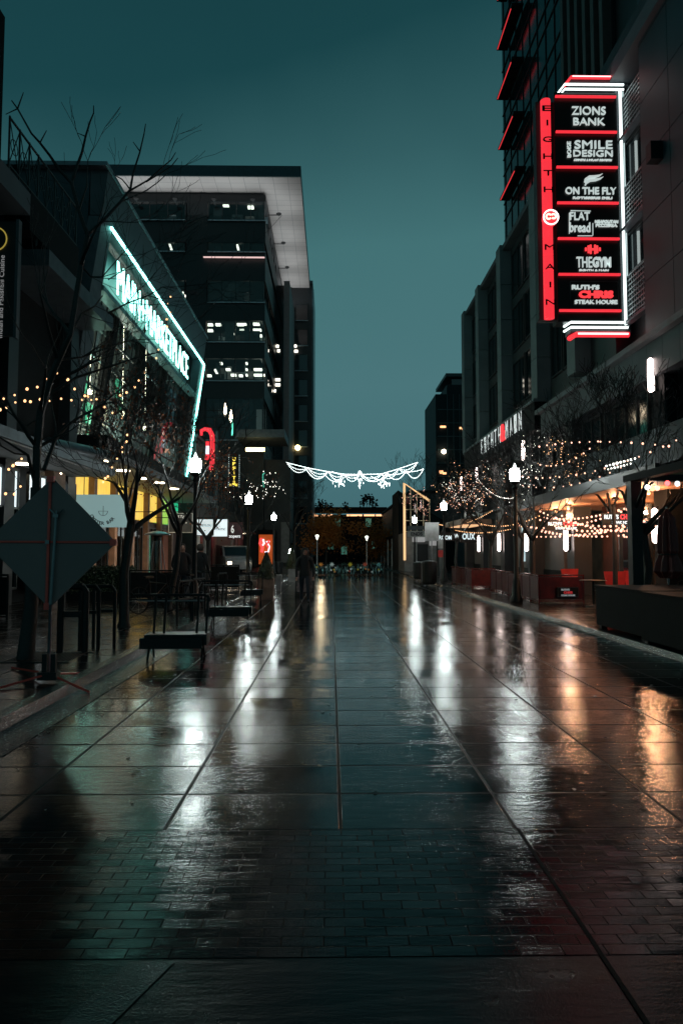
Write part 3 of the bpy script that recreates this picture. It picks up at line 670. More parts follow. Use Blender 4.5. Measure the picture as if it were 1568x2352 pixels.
for z0, z1 in ((14.6,15.9),(11.7,13.0),(8.75,10.15)):
    sc = MB(); ya, yb = 19.05, 20.75
    for i in range(12): y = ya+(yb-ya)*i/11; sc.box(9.16, 9.19, y-0.02, y+0.02, z0, z1)
    for i in range(10): z = z0+(z1-z0)*i/9; sc.box(9.13, 9.158, ya, yb, z-0.02, z+0.02)
    P('perforated_screen', sc, mat('screen_metal', (0.22,0.26,0.27), 0.4, 0.6) if 'scr' not in M else M['scr'], nt_)
    P('screen_sill', MB().box(9.0, 9.2, ya-0.05, yb+0.05, z0-0.12, z0-0.025), M['trim'], nt_)
for z0, z1 in ((13.1,14.45),(10.25,11.55)):
    facade_window(nt_, 'r', 9.3, 19.05, 20.75, z0, z1, 1, 1, 'mirror', 'frame', 0.06, 0.08)
for i in range(6):   # vertical brown fins and glass, top of the frame
    y = 21.6+i*0.75
    P('fin', MB().box(9.0, 9.42, y, y+0.28, 16.9 if y < 25.4 else 17.6, 44), mat('brown_fin', (0.05,0.045,0.042), 0.5) if i == 0 else bpy.data.materials['brown_fin'], nt_)
P('glass_bay', MB().box(9.3, 9.41, 21.5, 26.1, 17.5, 44), M['mirror'], nt_)
p = atX(1524, 350, 9.0); P('floodlight', MB().cb((8.75, p.y, p.z), 0.35, 0.3, 0.5).cb((8.97, p.y, p.z), 0.1, 0.2, 0.2), M['black'], nt_)
gt = thing('glass_tower', 'teal glass tower with red edged sunshade shelves at its corner', 'building', (15, 37, 0))
gtm = mat('teal_curtain_glass', (0.004,0.016,0.020), 0.12, spec=0.35, var=0.2, scale=0.6)
P('curtain_wall', MB().box(12, 16, 24.1, 46.0, 17.56, 52), gtm, gt)
ml = MB()
ztl = []
for k in range(12):
    z = 18.2+k*3.2
    ml.box(11.94, 11.998, 24.2, 46.0, z, z+0.07); ml.box(11.94, 11.998, 24.2, 46.0, z+1.15, z+1.2)
for i in range(15): ml.box(11.95, 11.996, 24.5+i*1.5, 24.53+i*1.5, 17.6, 52)
P('mullions', ml, M['frame'], gt)
for (nx, ny_, fx, fy) in ((1187,0,1140,112),(1177,117,1140,226),(1181,243,1143,341),(1186,371,1147,457),(1190,502,1166,549),(1190,-130,1140,0),):
    z = at(fx, fy, 44.3).z; xa = atZ(fx, fy, z).x; yb = atZ(fx, fy, z).y; ya = yb-3.9
    s = thing('sunshade', None, None, (0,0,0)) if False else None
    fr = MB().box(xa, xa+0.07, ya, yb, z-0.1, z+0.04).box(11.86, 11.93, ya, yb, z-0.1, z+0.04).box(xa+0.072, 11.858, ya, ya+0.08, z-0.1, z+0.04).box(xa+0.072, 11.858, yb-0.08, yb, z-0.1, z+0.04)
    for i in range(1, 4): fr.box(xa+0.072, 11.858, ya+(yb-ya)*i/4-0.03, ya+(yb-ya)*i/4+0.03, z-0.08, z-0.01)
    for i in range(1, 9): x = xa+(11.9-xa)*i/9; fr.box(x-0.05, x+0.05, ya+0.082, yb-0.082, z-0.005, z+0.03)
    q = P('sunshade', fr, M['black'], gt)
    P('led_strip', MB().box(xa+0.0, xa+0.05, ya+0.3, yb-0.15, z-0.135, z-0.104), M['gshade'], q)

# ------------------------------------------------------------ far buildings
hr = thing('distant_highrise', 'dark glass high-rise with a stepped flat top behind the podium building', 'building', (19, 120, 0))
a = at(975,905,134); b = at(1014,850,134); a.z = at(975,905,120).z; b.z = at(1012,850,120).z
P('tower_block', MB().box(a.x, 28, 120, 134, 0, a.z).box(a.x+2.2, 28, 121, 134, a.z, at(1000,880,120).z), mat('highrise_wall', (0.008,0.014,0.017), 0.6, spec=0.2), hr)
P('penthouse', MB().box(b.x, 28, 123, 134, at(1000,880,120).z, b.z-0.6), M['mirror'], hr)
P('roof', MB().box(b.x-1.2, 28.5, 122, 134.2, b.z-0.598, b.z), M['panel_dk'], hr)
P('antenna', MB().tube([(b.x+5,126,b.z),(b.x+5,126,b.z+2.2)], 0.06, 5), M['black'], hr)
wm2 = MB()
for k in range(11): wm2.box(a.x+0.3, 25.5, 119.9, 119.99, 3+k*2.4, 3.12+k*2.4)
for k in range(8): wm2.box(a.x+2+k*1.1, a.x+2.1+k*1.1, 119.85, 119.95, 2, a.z)
P('mullions', wm2, mat('mullion_teal', (0.02,0.045,0.05), 0.4), hr)
for px, py, wd_ in ((1013,980,0.5),(1017,980,0.5),(1021,980,0.5),(1057,983,0.4),(1063,985,0.4),(1012,1086,0.6),(1020,1087,0.9),(1013,1083,0.8)):
    p = at(px, py, 119.7); P('lit_window', MB().cb(p, wd_*0.8, 0.1, 0.35), M['gwarm'], hr)
p = at(1019, 1037+0, 119.6); P('lit_window', MB().ball(p, 0.42, 8, 5), M['gdown'], hr)

fb = thing('arcade_building', 'low dark building closing the street with a line of warm lights under its roof edge', 'building', (3, 118, 0))
za = at(800,1165,120).z
P('wall', MB().box(-8, 10.5, 122, 128, 0, za-1.2), M['blackm'], fb)
P('roof_edge', MB().box(-8.2, at(888,1170,120).x, 119.5, 122, za-1.0, za), M['blackm'], fb)
for c0, c1 in ((182,285),(308,424),(470,486),(545,686),(702,800),(812,895)):
    k = 0.252; p = at(658.6+c0*k, 1016+665*k, 119.3); q = at(658.6+c1*k, 1016+665*k, 119.3)
    P('warm_light_strip', MB().box(p.x, q.x, 119.2, 119.45, p.z-0.14, p.z+0.14), M['gwarm'], fb)
for px, py in ((704,1197),(846,1198),(775,1198),(760,1250),(790,1262),(860,1250)):
    p = at(px, py, 121.9); P('window', MB().box(p.x-0.5, p.x+0.5, 121.85, 121.98, p.z-0.9, p.z+0.6), glow('dim_green_window', (0.25,0.8,0.6), 0.12) if 'dim_green_window' not in bpy.data.materials else bpy.data.materials['dim_green_window'], fb)
pm = MB(); rr = random.Random(3)
for px, base, top in ((733,1167,1153),(738,1167,1158),(745,1167,1160),(757,1167,1161),(793,1167,1159),(836,1167,1145),(842,1167,1140),(848,1167,1143),(855,1167,1148),(833,1167,1152),(862,1167,1156)):
    p = at(px, base, 120); q = at(px, top, 120)
    pm.tube([p, q], 0.07, 4)
    for i in range(26): 
        c = q+Vector((rr.gauss(0,0.28), rr.gauss(0,0.3), rr.gauss(-0.25,0.4))); pm.cb(c, 0.22, 0.2, 0.2, rr.random()*3)
tag(obj('rooftop_shrub', pm, M['blackm']), 'row of small dark shrubs silhouetted on the low roof closing the street', 'plant', kind='stuff')
cb_ = thing('corner_shop', 'low dark shop with pale vertical posts on the right of the street end', 'building', (10, 85, 0))
P('wall', MB().box(8.2, 16, 70, 110, 0.1, at(905,1150,80).z), M['panel_dk'], cb_)
P('roof', MB().box(8.0, 16, 69.8, 110, at(905,1150,80).z+0.003, at(905,1150,80).z+0.3), M['blackm'], cb_)
P('awning', MB().box(6.6, 8.2, 70, 105, 3.2, 3.45), M['blackm'], cb_)
for i in range(6): P('post', MB().box(6.7, 6.85, 71+i*5.5, 71.2+i*5.5, 0.1, 3.2), M['white'], cb_)
gb = thing('gabled_pavilion', 'glass pavilion front with a slanted roofline edged by a warm lit frame', 'building', (8.5, 58, 0))
A = at(928,1110,55); B = at(986,1150,55)
gm2 = glow('warm_frame', (1.0,0.62,0.30), 0.9)
P('lit_frame', MB().tube([(A.x,55,1.0),(A.x,55,A.z),(B.x,55,B.z)], 0.13, 4), gm2, gb)
gmx = MB()
for i in range(1, 5):
    x = A.x+(B.x-A.x)*i/4; gmx.tube([(x,55,3.2),(x,55,A.z+(B.z-A.z)*i/4)], 0.05, 4)
for z in (3.3, 4.2, 5.1, 6.1):
    gmx.tube([(A.x,55,z),(A.x+(B.x-A.x)*min(1,(A.z-z)/(A.z-B.z)),55,z)], 0.045, 4)
P('mullions', gmx, mat('warm_mullion', (0.5,0.36,0.22), 0.5), gb)
P('glass_wall', MB().add([(A.x,55.1,3.2),(B.x,55.1,3.2),(B.x,55.1,B.z),(A.x,55.1,A.z)], [(0,1,2,3)]), M['glassd'], gb)
P('back_wall', MB().prism([(A.x,0.1),(11,0.1),(11,3.8),(B.x,B.z-0.2),(A.x,A.z-0.1)], 60, 66, 'y'), M['blackm'], gb)
P('front_wall', MB().box(A.x, A.x+3.2, 55.2, 60, 0.1, 3.2), mat('pale_shopfront', (0.13,0.12,0.115), 0.6), gb)
P('door', MB().box(A.x+1.0, A.x+1.9, 55.05, 55.18, 0.1, 2.3), M['black'], gb)
for px, py in ((961,1238),(1000,1246)): 
    p = at(px, py, 54.8); P('shop_sign', MB().cb(p, 1.0, 0.1, 0.5), glow('pale_sign_lit', (0.8,0.75,0.75), 0.22) if 'pale_sign_lit' not in bpy.data.materials else bpy.data.materials['pale_sign_lit'], gb)
# ------------------------------------------------------------ big tenant sign on the right tower
SY = 20.5
sg = thing('tenant_sign', 'tall illuminated blade sign with six black tenant panels, red tubes and a glowing red column', 'sign', at(1360,760,SY))
def R2(x0, y0, x1, y1, Y=SY):
    a = at(x0, (y0+y1)/2, Y); b = at(x1, (y0+y1)/2, Y); return a.x, b.x, at(x0, y1, Y).z, at(x1, y0, Y).z
x0, x1, z0, z1 = R2(1277, 212, 1422, 738)
P('sign_box', MB().box(x0, x1, SY+0.02, SY+0.55, z0, z1), mat('sign_face', (0.006,0.008,0.008), 0.3), sg)
P('side_frame', MB().box(x1+0.003, x1+0.30, SY+0.12, SY+0.6, z0-0.2, z1+0.25), M['panel'], sg)
P('sign_bracket', MB().box(x1+0.30, 9.1, SY+0.2, SY+0.5, z1-0.5, z1-0.2).box(x1+0.30, 9.1, SY+0.2, SY+0.5, z0+0.2, z0+0.5), M['black'], sg)
bars = [223,304,385,467,549,631,714]
for yb in bars:
    p = at(1280, yb, SY); q = at(1422, yb, SY)
    P('red_tube', MB().tube([(x0+0.02, SY-0.05, p.z),(x1-0.05, SY-0.05, p.z)], 0.042, 8), M['gred'], sg)
xw = x1+0.10
P('white_tube', MB().tube([(xw, SY-0.02, z0-0.1),(xw, SY-0.02, z1+0.1)], 0.042, 8), M['gwhite'], sg)
P('white_tube', MB().tube([(xw+0.14, SY+0.1, z0-0.1),(xw+0.14, SY+0.1, z1+0.1)], 0.018, 6), glow('thin_tube', (0.6,0.75,0.75), 0.8), sg)
for yy_, m_, r_, xa_, xb_ in ((179,'gred',0.055,1304,1430),(195,'gwhite',0.035,1290,1430),(206,'gwhite',0.035,1290,1430),(741,'gwhite',0.038,1304,1440),(752.5,'gwhite',0.038,1304,1440),(769,'gred',0.085,1316,1442)):
    p = at(xa_, yy_, SY); q = at(xb_, yy_, SY)
    P('white_tube' if m_ == 'gwhite' else 'red_tube', MB().tube([(p.x, SY+0.35, p.z),(p.x+0.07, SY-0.05, p.z),(q.x, SY-0.05, p.z)], r_, 8), M[m_], sg)
    if m_ == 'gred': P('tube_core', MB().tube([(p.x+0.1, SY-0.05-r_, p.z),(q.x-0.05, SY-0.05-r_, p.z)], r_*0.35, 6), M['gredc'], sg)
for ya, yb in ((184,192),(757,763)):
    p = at(1310, yb, SY); q = at(1438, ya, SY)
    P('shelf', MB().box(p.x, q.x+0.15, SY, SY+0.5, p.z, q.z), M['panel'], sg)
# red column: a half-round lens with rings and letters
bx0, bx1, bz0, bz1 = R2(1247, 224, 1270, 729)
cxx, rr_ = (bx0+bx1)/2, (bx1-bx0)/2
col = MB(); prof = []
nseg = 14
for i in range(nseg):
    za = bz0+(bz1-bz0)*i/nseg; zb_ = bz0+(bz1-bz0)*(i+1)/nseg-0.03
    col.lathe([(rr_,za),(rr_,zb_)], (cxx, SY+0.1, 0), 20)
P('red_column', col, M['gred'], sg, smooth=True)
P('column_back', MB().box(bx0-0.12, bx1+0.1, SY+0.2, SY+0.5, bz0, bz1), M['panel_dk'], sg)
for ch, yc in (('E',251),('I',284),('G',322),('H',361),('T',399),('H',437),('M',569),('A',614),('I',655),('N',695)):
    p = at(1259, yc, SY); x = cxx
    letters(ch, (x, SY+0.1-rr_-0.012, p.z), 0.17, M['blackm'], sg, width=0.30 if ch != 'I' else 0.05, extr=0.03, bold=0.0)
p = at(1265, 498, SY-0.3)
P('medallion', MB().prism([(p.x+0.235*math.cos(a*math.pi/16), p.z+0.235*math.sin(a*math.pi/16)) for a in range(32)], SY-0.28, SY-0.12), M['gred'], sg)
P('medallion_ring', MB().ring((p.x, SY-0.30, p.z), 0.225, 0.022, 'y', 28, 6), glow('pink_ring', (1,0.75,0.72), 3), sg)
P('medallion_mark', MB().ring((p.x-0.07, SY-0.30, p.z+0.02), 0.075, 0.03, 'y', 16, 5, 0.6, 5.6).ring((p.x+0.08, SY-0.30, p.z+0.03), 0.07, 0.03, 'y', 16, 5, -2.4, 2.6), glow('pink_mark', (1,0.6,0.45), 2.2), sg)
P('medallion_stem', MB().box(p.x-0.05, p.x+0.05, SY-0.12, SY+0.0, p.z-0.1, p.z+0.1), M['black'], sg)
def L(s, px, py, hpx, m='gtxt', wpx=None, **k):
    p = at(px, py, SY); pw = None if wpx is None else wpx*SY/F*1.02
    return letters(s, (p.x, SY-0.015, p.z), hpx*SY/F, M[m], sg, width=pw, extr=0.05, **k)
L('ZIONS', 1351, 254, 20, wpx=80); L('BANK', 1352, 279, 17.5, wpx=74)
L('BOISE', 1306, 343, 9, wpx=38, rot=-math.pi/2)
L('SMILE', 1362, 332, 20, wpx=89); L('DESIGN', 1361, 352, 15.5, wpx=92); L('COSMETIC & IMPLANT DENTISTRY', 1361, 367.5, 4.2, wpx=90)
L('ON THE FLY', 1356, 438, 17, wpx=119, bold=0.01); L('ROTISSERIE DELI', 1360, 454.5, 5.2, wpx=92, bold=0.02)
p = at(1360, 411, SY); sw = MB()
for k2 in (0, 1):
    pts = [Vector((p.x+dx*SY/F, SY-0.03, p.z-dy*SY/F)) for dx, dy in ((-20,9),(-17,2),(-8,-4),(5,-5),(16,-8),(24,-13))]
    sw.tube([q+Vector((0.02*k2,0,-0.1*k2)) for q in pts], [0.02,0.045,0.05,0.045,0.03,0.006], 6)
P('swoosh_mark', sw, M['gtxt'], sg)
L('FLAT', 1331, 496, 19, wpx=46); L('bread', 1331, 522, 23, wpx=48, bold=0.01); L('NEAPOLITAN', 1392, 509, 7, wpx=54, bold=0.03); L('PIZZERIA', 1392, 517.5, 7, wpx=50, bold=0.03)
bk = MB()
for a, b, c, d in ((1307,488,1307,536),(1310,483,1356,484),(1361,512,1361,540),(1326,541,1360,541)):
    u = at(a,b,SY-0.02); v = at(c,d,SY-0.02); bk.tube([u, v], 0.014, 4)
P('bracket_mark', bk, M['gtxt'], sg)
db = MB()
for dx, h in ((-16,8),(-10,18),(-5,22),(5,22),(10,18),(16,8)):
    q = at(1361+dx, 572, SY-0.03); db.cb(q, 0.055, 0.03, h*SY/F)
q = at(1361, 572, SY-0.03); db.cb(q, 0.12, 0.03, 0.06)
P('dumbbell_mark', db, M['gtxtr'], sg)
L('THE', 1341, 602, 25, wpx=36); L('GYM', 1381, 602, 25, wpx=43, bold=0.04); L('EIGHTH & MAIN', 1363, 620.5, 4.2, wpx=68)
L("RUTH'S", 1344, 659.5, 11, wpx=64, bold=0.03); L('CHRIS', 1368, 676, 17.5, 'gtxtr', wpx=80, bold=0.05); L('STEAK HOUSE', 1368, 693.5, 9.5, wpx=99, bold=0.02)
fr = MB(); u = at(1309,646,SY-0.01); v = at(1420,709,SY-0.01)
fr.tube([(u.x,u.y,u.z),(v.x,u.y,u.z),(v.x,u.y,v.z),(u.x,u.y,v.z),(u.x,u.y,u.z)], 0.012, 4)
P('panel_outline', fr, M['steel'], sg)

# ------------------------------------------------------------ street lamps
lp = thing('street_lamp', 'first black street lamp on the left kerb, its white lantern beside the market hall', 'street lamp', (0,0,0), 'lantern street lamps along both kerbs')
obj('post', MB().lathe([(0.19,0),(0.19,0.12),(0.14,0.2),(0.12,0.62),(0.075,0.75),(0.06,2.2),(0.052,3.45),(0.1,3.5),(0.05,3.56),(0.05,3.6),(0.15,3.68),(0.15,3.72)], (0,0,0), 14), M['black'], lp, smooth=True)
obj('globe', MB().lathe([(0.12,3.725),(0.135,3.76),(0.15,3.90),(0.165,4.02),(0.12,4.10)], (0,0,0), 16), M['glamp'], lp, smooth=True)
obj('cap', MB().lathe([(0.12,4.102),(0.10,4.13),(0.055,4.15),(0.045,4.22),(0.03,4.25),(0.006,4.31)], (0,0,0), 12), glow('lit_cap', (0.9,1,0.98), 3.0), lp, smooth=True)
lamps = [lp]
lp.location = (-3.77, 18.9, 0.12)
for x, y, lab in ((-3.75,31.0,'second street lamp on the left kerb, behind the row of shop signs'), (-3.95,46.8,'third street lamp on the left kerb, in front of the dark tower'),
                  (5.68,21.0,'nearest street lamp on the right kerb, lit among bare branches below the lettered canopy'), (5.85,35.4,'middle street lamp on the right kerb, right of the slanted lit gable'), (6.15,50.5,'far street lamp on the right kerb, in front of the slanted lit gable')):
    lamps.append(dup(lp, (x, y, 0.11), 0, lab))
pl = thing('plaza_lamp', 'pale cone headed plaza lamp glowing before the orange tree', 'street lamp', at(728,1290,62)*1, 'cone lamps in the far plaza')
p = at(728,1234,62); pl.location = (p.x, 62, 0)
obj('post', MB().tube([(0,0,0),(0,0,p.z-0.3)], 0.05, 8), M['white'], pl, local=True); obj('lamp_head', MB().lathe([(0.03,p.z-0.25),(0.17,p.z+0.12),(0.14,p.z+0.2),(0.02,p.z+0.24)], (0,0,0), 12), glow('cone_lamp', (0.95,1,0.85), 2.2), pl, local=True)
q = at(842,1240,66); dup(pl, (q.x, 66, 0), 0, 'cone headed plaza lamp right of the orange tree, near the low building')
for px, py, Y, lab in ((668,1290-3,44,'small white path light between dark shrubs, left of the walking man'),(1063,1197,40,'small white lamp low among the fairy lights on the right'),(668,1272,50,None)):
    if lab is None or Y == 40: continue
    p = at(668, 1267, Y); t = thing('path_light', lab, 'lamp', (p.x, Y, 0))
    obj('post', MB().tube([(0,0,0.0),(0,0,p.z-0.15)], 0.03, 6), M['black'], t, local=True); obj('lamp_head', MB().lathe([(0.03,p.z-0.25),(0.13,p.z-0.1),(0.1,p.z+0.1),(0.02,p.z+0.22)], (0,0,0), 8), M['glamp'], t, local=True)

# ------------------------------------------------------------ trees
def grow(mb, tips, segs, p, d, r, Ln, depth, rg, nseg=4, gn=0.12, up=0.12, md=0.0035):
    pts = [p.copy()]; rs = [r]; q = p.copy(); dd = d.copy()
    for i in range(nseg):
        dd = (dd + Vector((rg.gauss(0,gn), rg.gauss(0,gn), rg.gauss(up*0.5,gn)))).normalized()
        q = q + dd*(Ln/nseg); pts.append(q.copy()); rs.append(max(md, r*(1-0.55*(i+1)/nseg)))
    mb.tube(pts, rs, 7 if r > 0.05 else (4 if r > 0.012 else 3), False)
    segs += pts
    if depth == 0: tips.append((q, dd)); return
    n = rg.choice((2,3,3)) if depth > 1 else rg.choice((2,3,4))
    for k in range(n):
        i = rg.randint(max(1, nseg//2), nseg) if k else nseg
        a = rg.random()*6.283; sp_ = rg.uniform(0.35, 0.95)
        perp = dd.orthogonal().normalized(); perp.rotate(Matrix.Rotation(a, 3, dd)); nd = (dd + perp*sp_ + Vector((0,0,up))).normalized()
        grow(mb, tips, segs, pts[i], nd, rs[i]*0.72, Ln*rg.uniform(0.62,0.85), depth-1, rg, nseg, gn, up, md)
def leafpuff(mb, pts, n, rg, size=0.06, spread=0.18):
    for _ in range(n):
        c = rg.choice(pts) + Vector((rg.gauss(0,spread), rg.gauss(0,spread), rg.gauss(0,spread)))
        a = Vector((rg.gauss(0,1), rg.gauss(0,1), rg.gauss(0,1))).normalized()*size*rg.uniform(.6,1.3); b = a.orthogonal().normalized()*size*0.6
        mb.add([c-a, c+b, c+a, c-b], [(0,1,2,3)])
bulb_me = {}
def bulb_mesh(m, r):
    k = (m, round(r,4))
    if k not in bulb_me:
        t = MB().ball((0,0,0), r, 6, 4); me = bpy.data.meshes.new('bulb'); me.from_pydata(t.v, [], t.f); me.materials.append(M[m]); bulb_me[k] = me
    return bulb_me[k]
def bulbs(par, pts, m, r, name='bulb'):
    off = wloc(par)
    for p in pts:
        o = bpy.data.objects.new(name, bulb_mesh(m, r*rng.choice((0.8,1.0,1.0,1.2)))); o.location = Vector(p)-off; o.parent = par; COL.objects.link(o)
def tree(x, y, z, h, label, seed, trunk_h=0.35, r=0.09, depth=5, leaves=0, lm='leafr', lean=(0,0), group=None, n0=4, spread=0.7, bm='bark', md=0.0045):
    rg = random.Random(seed); t = thing('bare_tree' if leaves < 900 else 'autumn_tree', label, 'tree', (x,y,z), group)
    base = Vector((x,y,z)); th = h*trunk_h; top = base+Vector((lean[0],lean[1],th))
    tk = MB(); mid = base.lerp(top,0.5)+Vector((rg.gauss(0,.05),rg.gauss(0,.05),0))
    tk.tube([base+Vector((0,0,-0.02)), base+Vector((0,0,0.12)), mid, top], [r*1.5, r*1.05, r*0.92, r*0.85], 9)
    obj('trunk', tk, M[bm], t, smooth=True)
    br = MB(); tips = []; segs = []
    for k in range(n0):
        a = k*6.283/n0+rg.random(); s = spread*rg.uniform(0.6,1.2)
        grow(br, tips, segs, top-Vector((0,0,rg.random()*th*0.15)), Vector((math.cos(a)*s, math.sin(a)*s, 1)).normalized(), r*0.62, h*0.24, depth-1, rg, md=md)
    obj('branches', br, M[bm], t)
    if leaves:
        lf = MB(); leafpuff(lf, segs[len(segs)//4:], leaves, rg); tag(obj('leaves', lf, M[lm], t), kind='stuff')
    return t, segs
G_R = 'bare street trees along the right kerb'; G_L = 'bare street trees along the left kerb'
# near left tree, branches traced into the sky
nl = thing('bare_tree', 'tall bare tree behind the diamond sign, its thin leafless limbs reaching above the roofs', 'tree', (-4.3, 9.8, 0.12), G_L)
YN = 9.8
def path(pts, Y=YN, dy=0.0): return [at(x, y, Y+dy*i/max(1,len(pts)-1)) for i, (x, y) in enumerate(pts)]
tk = MB(); tk.tube([Vector((-4.32,9.8,0.10)), at(71,1400,YN), at(80,1240,YN), at(83,1120,YN)], [0.125,0.095,0.085,0.078], 9); obj('trunk', tk, M['bark'], nl, smooth=True)
br = MB(); seg = []
c1 = lambda x, y: (x*0.336, 188.2+y*0.336); c2 = lambda x, y: (x*0.336, 658.6+y*0.336)
LIMBS = [([c2(250,1380),c2(255,1100),c2(280,850),c2(340,650),c2(400,500),c2(480,330),c1(555,1250),c1(600,1050)], 0.062, 0.03, -0.5),
 ([c1(600,1050),c1(540,880),c1(490,690),c1(400,590),c1(340,500),c1(270,410),c1(215,350),c1(120,180),c1(80,125)], 0.030, 0.008, -1.0),
 ([c1(490,690),c1(520,590),c1(560,480),c1(585,370),c1(615,270),c1(640,210),c1(640,160)], 0.024, 0.007, 0.6),
 ([c1(120,180),c1(160,70)], 0.012, 0.006, 0.2), ([c1(120,180),c1(40,218)], 0.010, 0.006, 0.2), ([c1(275,410),c1(318,330)], 0.011, 0.006, 0.2), ([c1(585,370),c1(528,346)], 0.01, 0.005, 0.1),
 ([c1(600,1040),c1(700,950),c1(820,820),c1(890,735),c1(910,620),c1(955,480),c1(985,350),c1(995,285)], 0.026, 0.007, 1.2),
 ([c1(890,740),c1(1010,670),c1(1110,580),c1(1170,530),c1(1200,480)], 0.016, 0.006, 0.8), ([c1(1000,680),c1(1170,575),c1(1215,518)], 0.012, 0.006, 0.5), ([c1(955,470),c1(910,408)], 0.01, 0.005, 0.1),
 ([c2(255,1100),c2(360,1040),c2(520,900),c2(640,850)], 0.03, 0.01, 0.6), ([c2(270,900),c2(120,985)], 0.018, 0.007, -0.3), ([c2(240,1350),c2(190,1150),c2(0,1030)], 0.03, 0.012, -0.5),
 ([c2(300,760),c2(520,620),c2(700,560),c2(980,470),c2(1120,440)], 0.026, 0.008, 1.2), ([c2(400,500),c2(560,480),c2(860,370),c2(1010,380)], 0.018, 0.006, 1.0),
 ([c2(480,330),c2(560,180),c2(650,130),c2(700,60)], 0.02, 0.007, 0.4), ([c2(300,1250),c2(380,1040),c2(480,930),c2(700,800),c2(860,780)], 0.03, 0.008, 0.9),
 ([c1(560,1260),c1(620,1330),c1(700,1330),c1(830,1180),c1(920,1080)], 0.013, 0.005, 0.6), ([c1(740,1350),c1(900,1250),c1(1010,1160)], 0.010, 0.004, 0.5), ([c2(740,180),c2(870,110),c2(1010,60),c2(1110,0),c1(1190,1430)], 0.016, 0.005, 0.7)]
rg = random.Random(11)
for pts, ra, rb_, dy in LIMBS:
    w = path(pts, YN, dy); n = len(w)
    w = [p+Vector((0,0,0)) for p in w]
    br.tube(w, [ra+(rb_-ra)*i/(n-1) for i in range(n)], 6, False); seg += w
    for i in range(1, n-1):
        for _ in range(2 if ra < 0.02 else 1):
            if pts[i][1] < 430: continue
            d = (w[i+1]-w[i]).normalized(); o_ = d.orthogonal().normalized(); o_.rotate(Matrix.Rotation(rg.random()*6.28, 3, d))
            grow(br, [], seg, w[i], (d+o_*0.9).normalized(), max(0.008, ra*0.5), rg.uniform(0.5,1.0), 2, rg, md=0.0035)
obj('branches', br, M['bark'], nl)
tree(-4.2, 14.0, 0.12, 5.2, 'bare street tree beside the steel racks, limbs before the yellow lit panels', 5, 0.42, 0.10, 6, 60, lean=(0.12,0), group=G_L, md=0.006)
TL3 = tree(-4.25, 18.0, 0.12, 6.3, 'street tree with a few rust leaves, leaning behind the first left street lamp', 21, 0.36, 0.085, 6, 500, lean=(0.25,0.1), group=G_L)
TL4 = tree(-4.6, 25.5, 0.12, 6.5, 'street tree holding rust brown leaves between the first and second left lamps', 8, 0.33, 0.085, 5, 850, group=G_L)
TL5 = tree(-4.6, 38.0, 0.12, 6.8, 'thin bare tree with fairy lights before the dark tower, left side', 33, 0.36, 0.08, 5, 120, group=G_L)
tree(-3.4, 62.0, 0.0, 9.5, 'bare tree whose twigs stick out past the right edge of the tower', 14, 0.4, 0.12, 5, 0, group=G_L, md=0.012)
TR1 = tree(7.45, 16.3, 0.10, 5.6, 'thick bare tree right of the black pergola post', 2, 0.40, 0.12, 6, 0, group=G_R, spread=1.0, md=0.008)
TR2 = tree(6.6, 22.4, 0.10, 5.8, 'bare tree behind the long red fence, wide limbs strung with bulbs', 4, 0.36, 0.10, 6, 0, group=G_R, spread=1.1, md=0.009)
TR3 = tree(6.9, 29.5, 0.10, 5.8, 'bare tree between the two red fences, wrapped in tiny lights', 9, 0.36, 0.09, 6, 90, group=G_R, lm='leafo', spread=1.0, md=0.009)
TR4 = tree(7.0, 38.0, 0.10, 6.2, 'bare tree hung with tiny lights behind the middle right lamp', 17, 0.36, 0.09, 6, 0, group=G_R, spread=0.9, md=0.010)
TR5 = tree(7.4, 47.5, 0.10, 6.8, 'far bare tree with fairy lights beside the gabled pavilion', 19, 0.38, 0.09, 5, 0, group=G_R, md=0.008)
tree(8.6, 66.0, 0.10, 11.5, 'tall bare tree rising behind the gabled pavilion', 26, 0.35, 0.14, 5, 0, group=G_R, md=0.012)
tree(7.3, 26.0, 0.10, 6.0, 'bare tree right behind the lower sconces, crossing the lettered canopy', 44, 0.38, 0.09, 6, 0, group=G_R, spread=1.0, md=0.009)
tree(7.9, 19.0, 0.10, 6.4, 'slim bare tree whose twigs reach up to the ledge below the tenant sign', 52, 0.45, 0.07, 6, 0, group=G_R, spread=0.9, md=0.007)
# autumn trees in the plaza
def crown_tree(x, y, h, rad, label, seed, n, lm='leafo'):
    rg = random.Random(seed); t = thing('autumn_tree', label, 'tree', (x,y,0), 'orange trees in the far plaza')
    tk = MB().tube([(x,y,0),(x+.1,y,h*0.3),(x,y,h*0.55)], [0.16,0.12,0.09], 8); sg_ = []
    for k in range(7): 
        a = k*0.9; tk.tube([(x,y,h*0.35+k*0.1),(x+rad*0.4*math.cos(a),y+rad*0.4*math.sin(a),h*0.6),(x+rad*0.75*math.cos(a),y+rad*0.7*math.sin(a),h*(0.62+0.25*rg.random()))], [0.06,0.04,0.015], 5)
    obj('trunk', tk, M['bark'], t)
    cl = [Vector((x+rg.gauss(0,rad*.5), y+rg.gauss(0,rad*.5), h*0.62+rg.gauss(0,h*0.17))) for _ in range(34)]
    lf = MB(); leafpuff(lf, cl, n, rg, 0.16, 0.5); tag(obj('crown', lf, M[lm], t), kind='stuff'); return t
p = at(748,1240,78); crown_tree(p.x, 78, 6.2, 2.5, 'large orange leaved tree behind the left plaza lamp', 3, 3800)
p = at(868,1255,84); crown_tree(p.x, 84, 4.6, 1.8, 'smaller orange tree near the low shop, right of the street end', 4, 1800)
l = bpy.data.lights.new('plaza_lamp_light', 'POINT'); l.energy = 120; l.color = (1,0.75,0.45); l.shadow_soft_size = 0.3
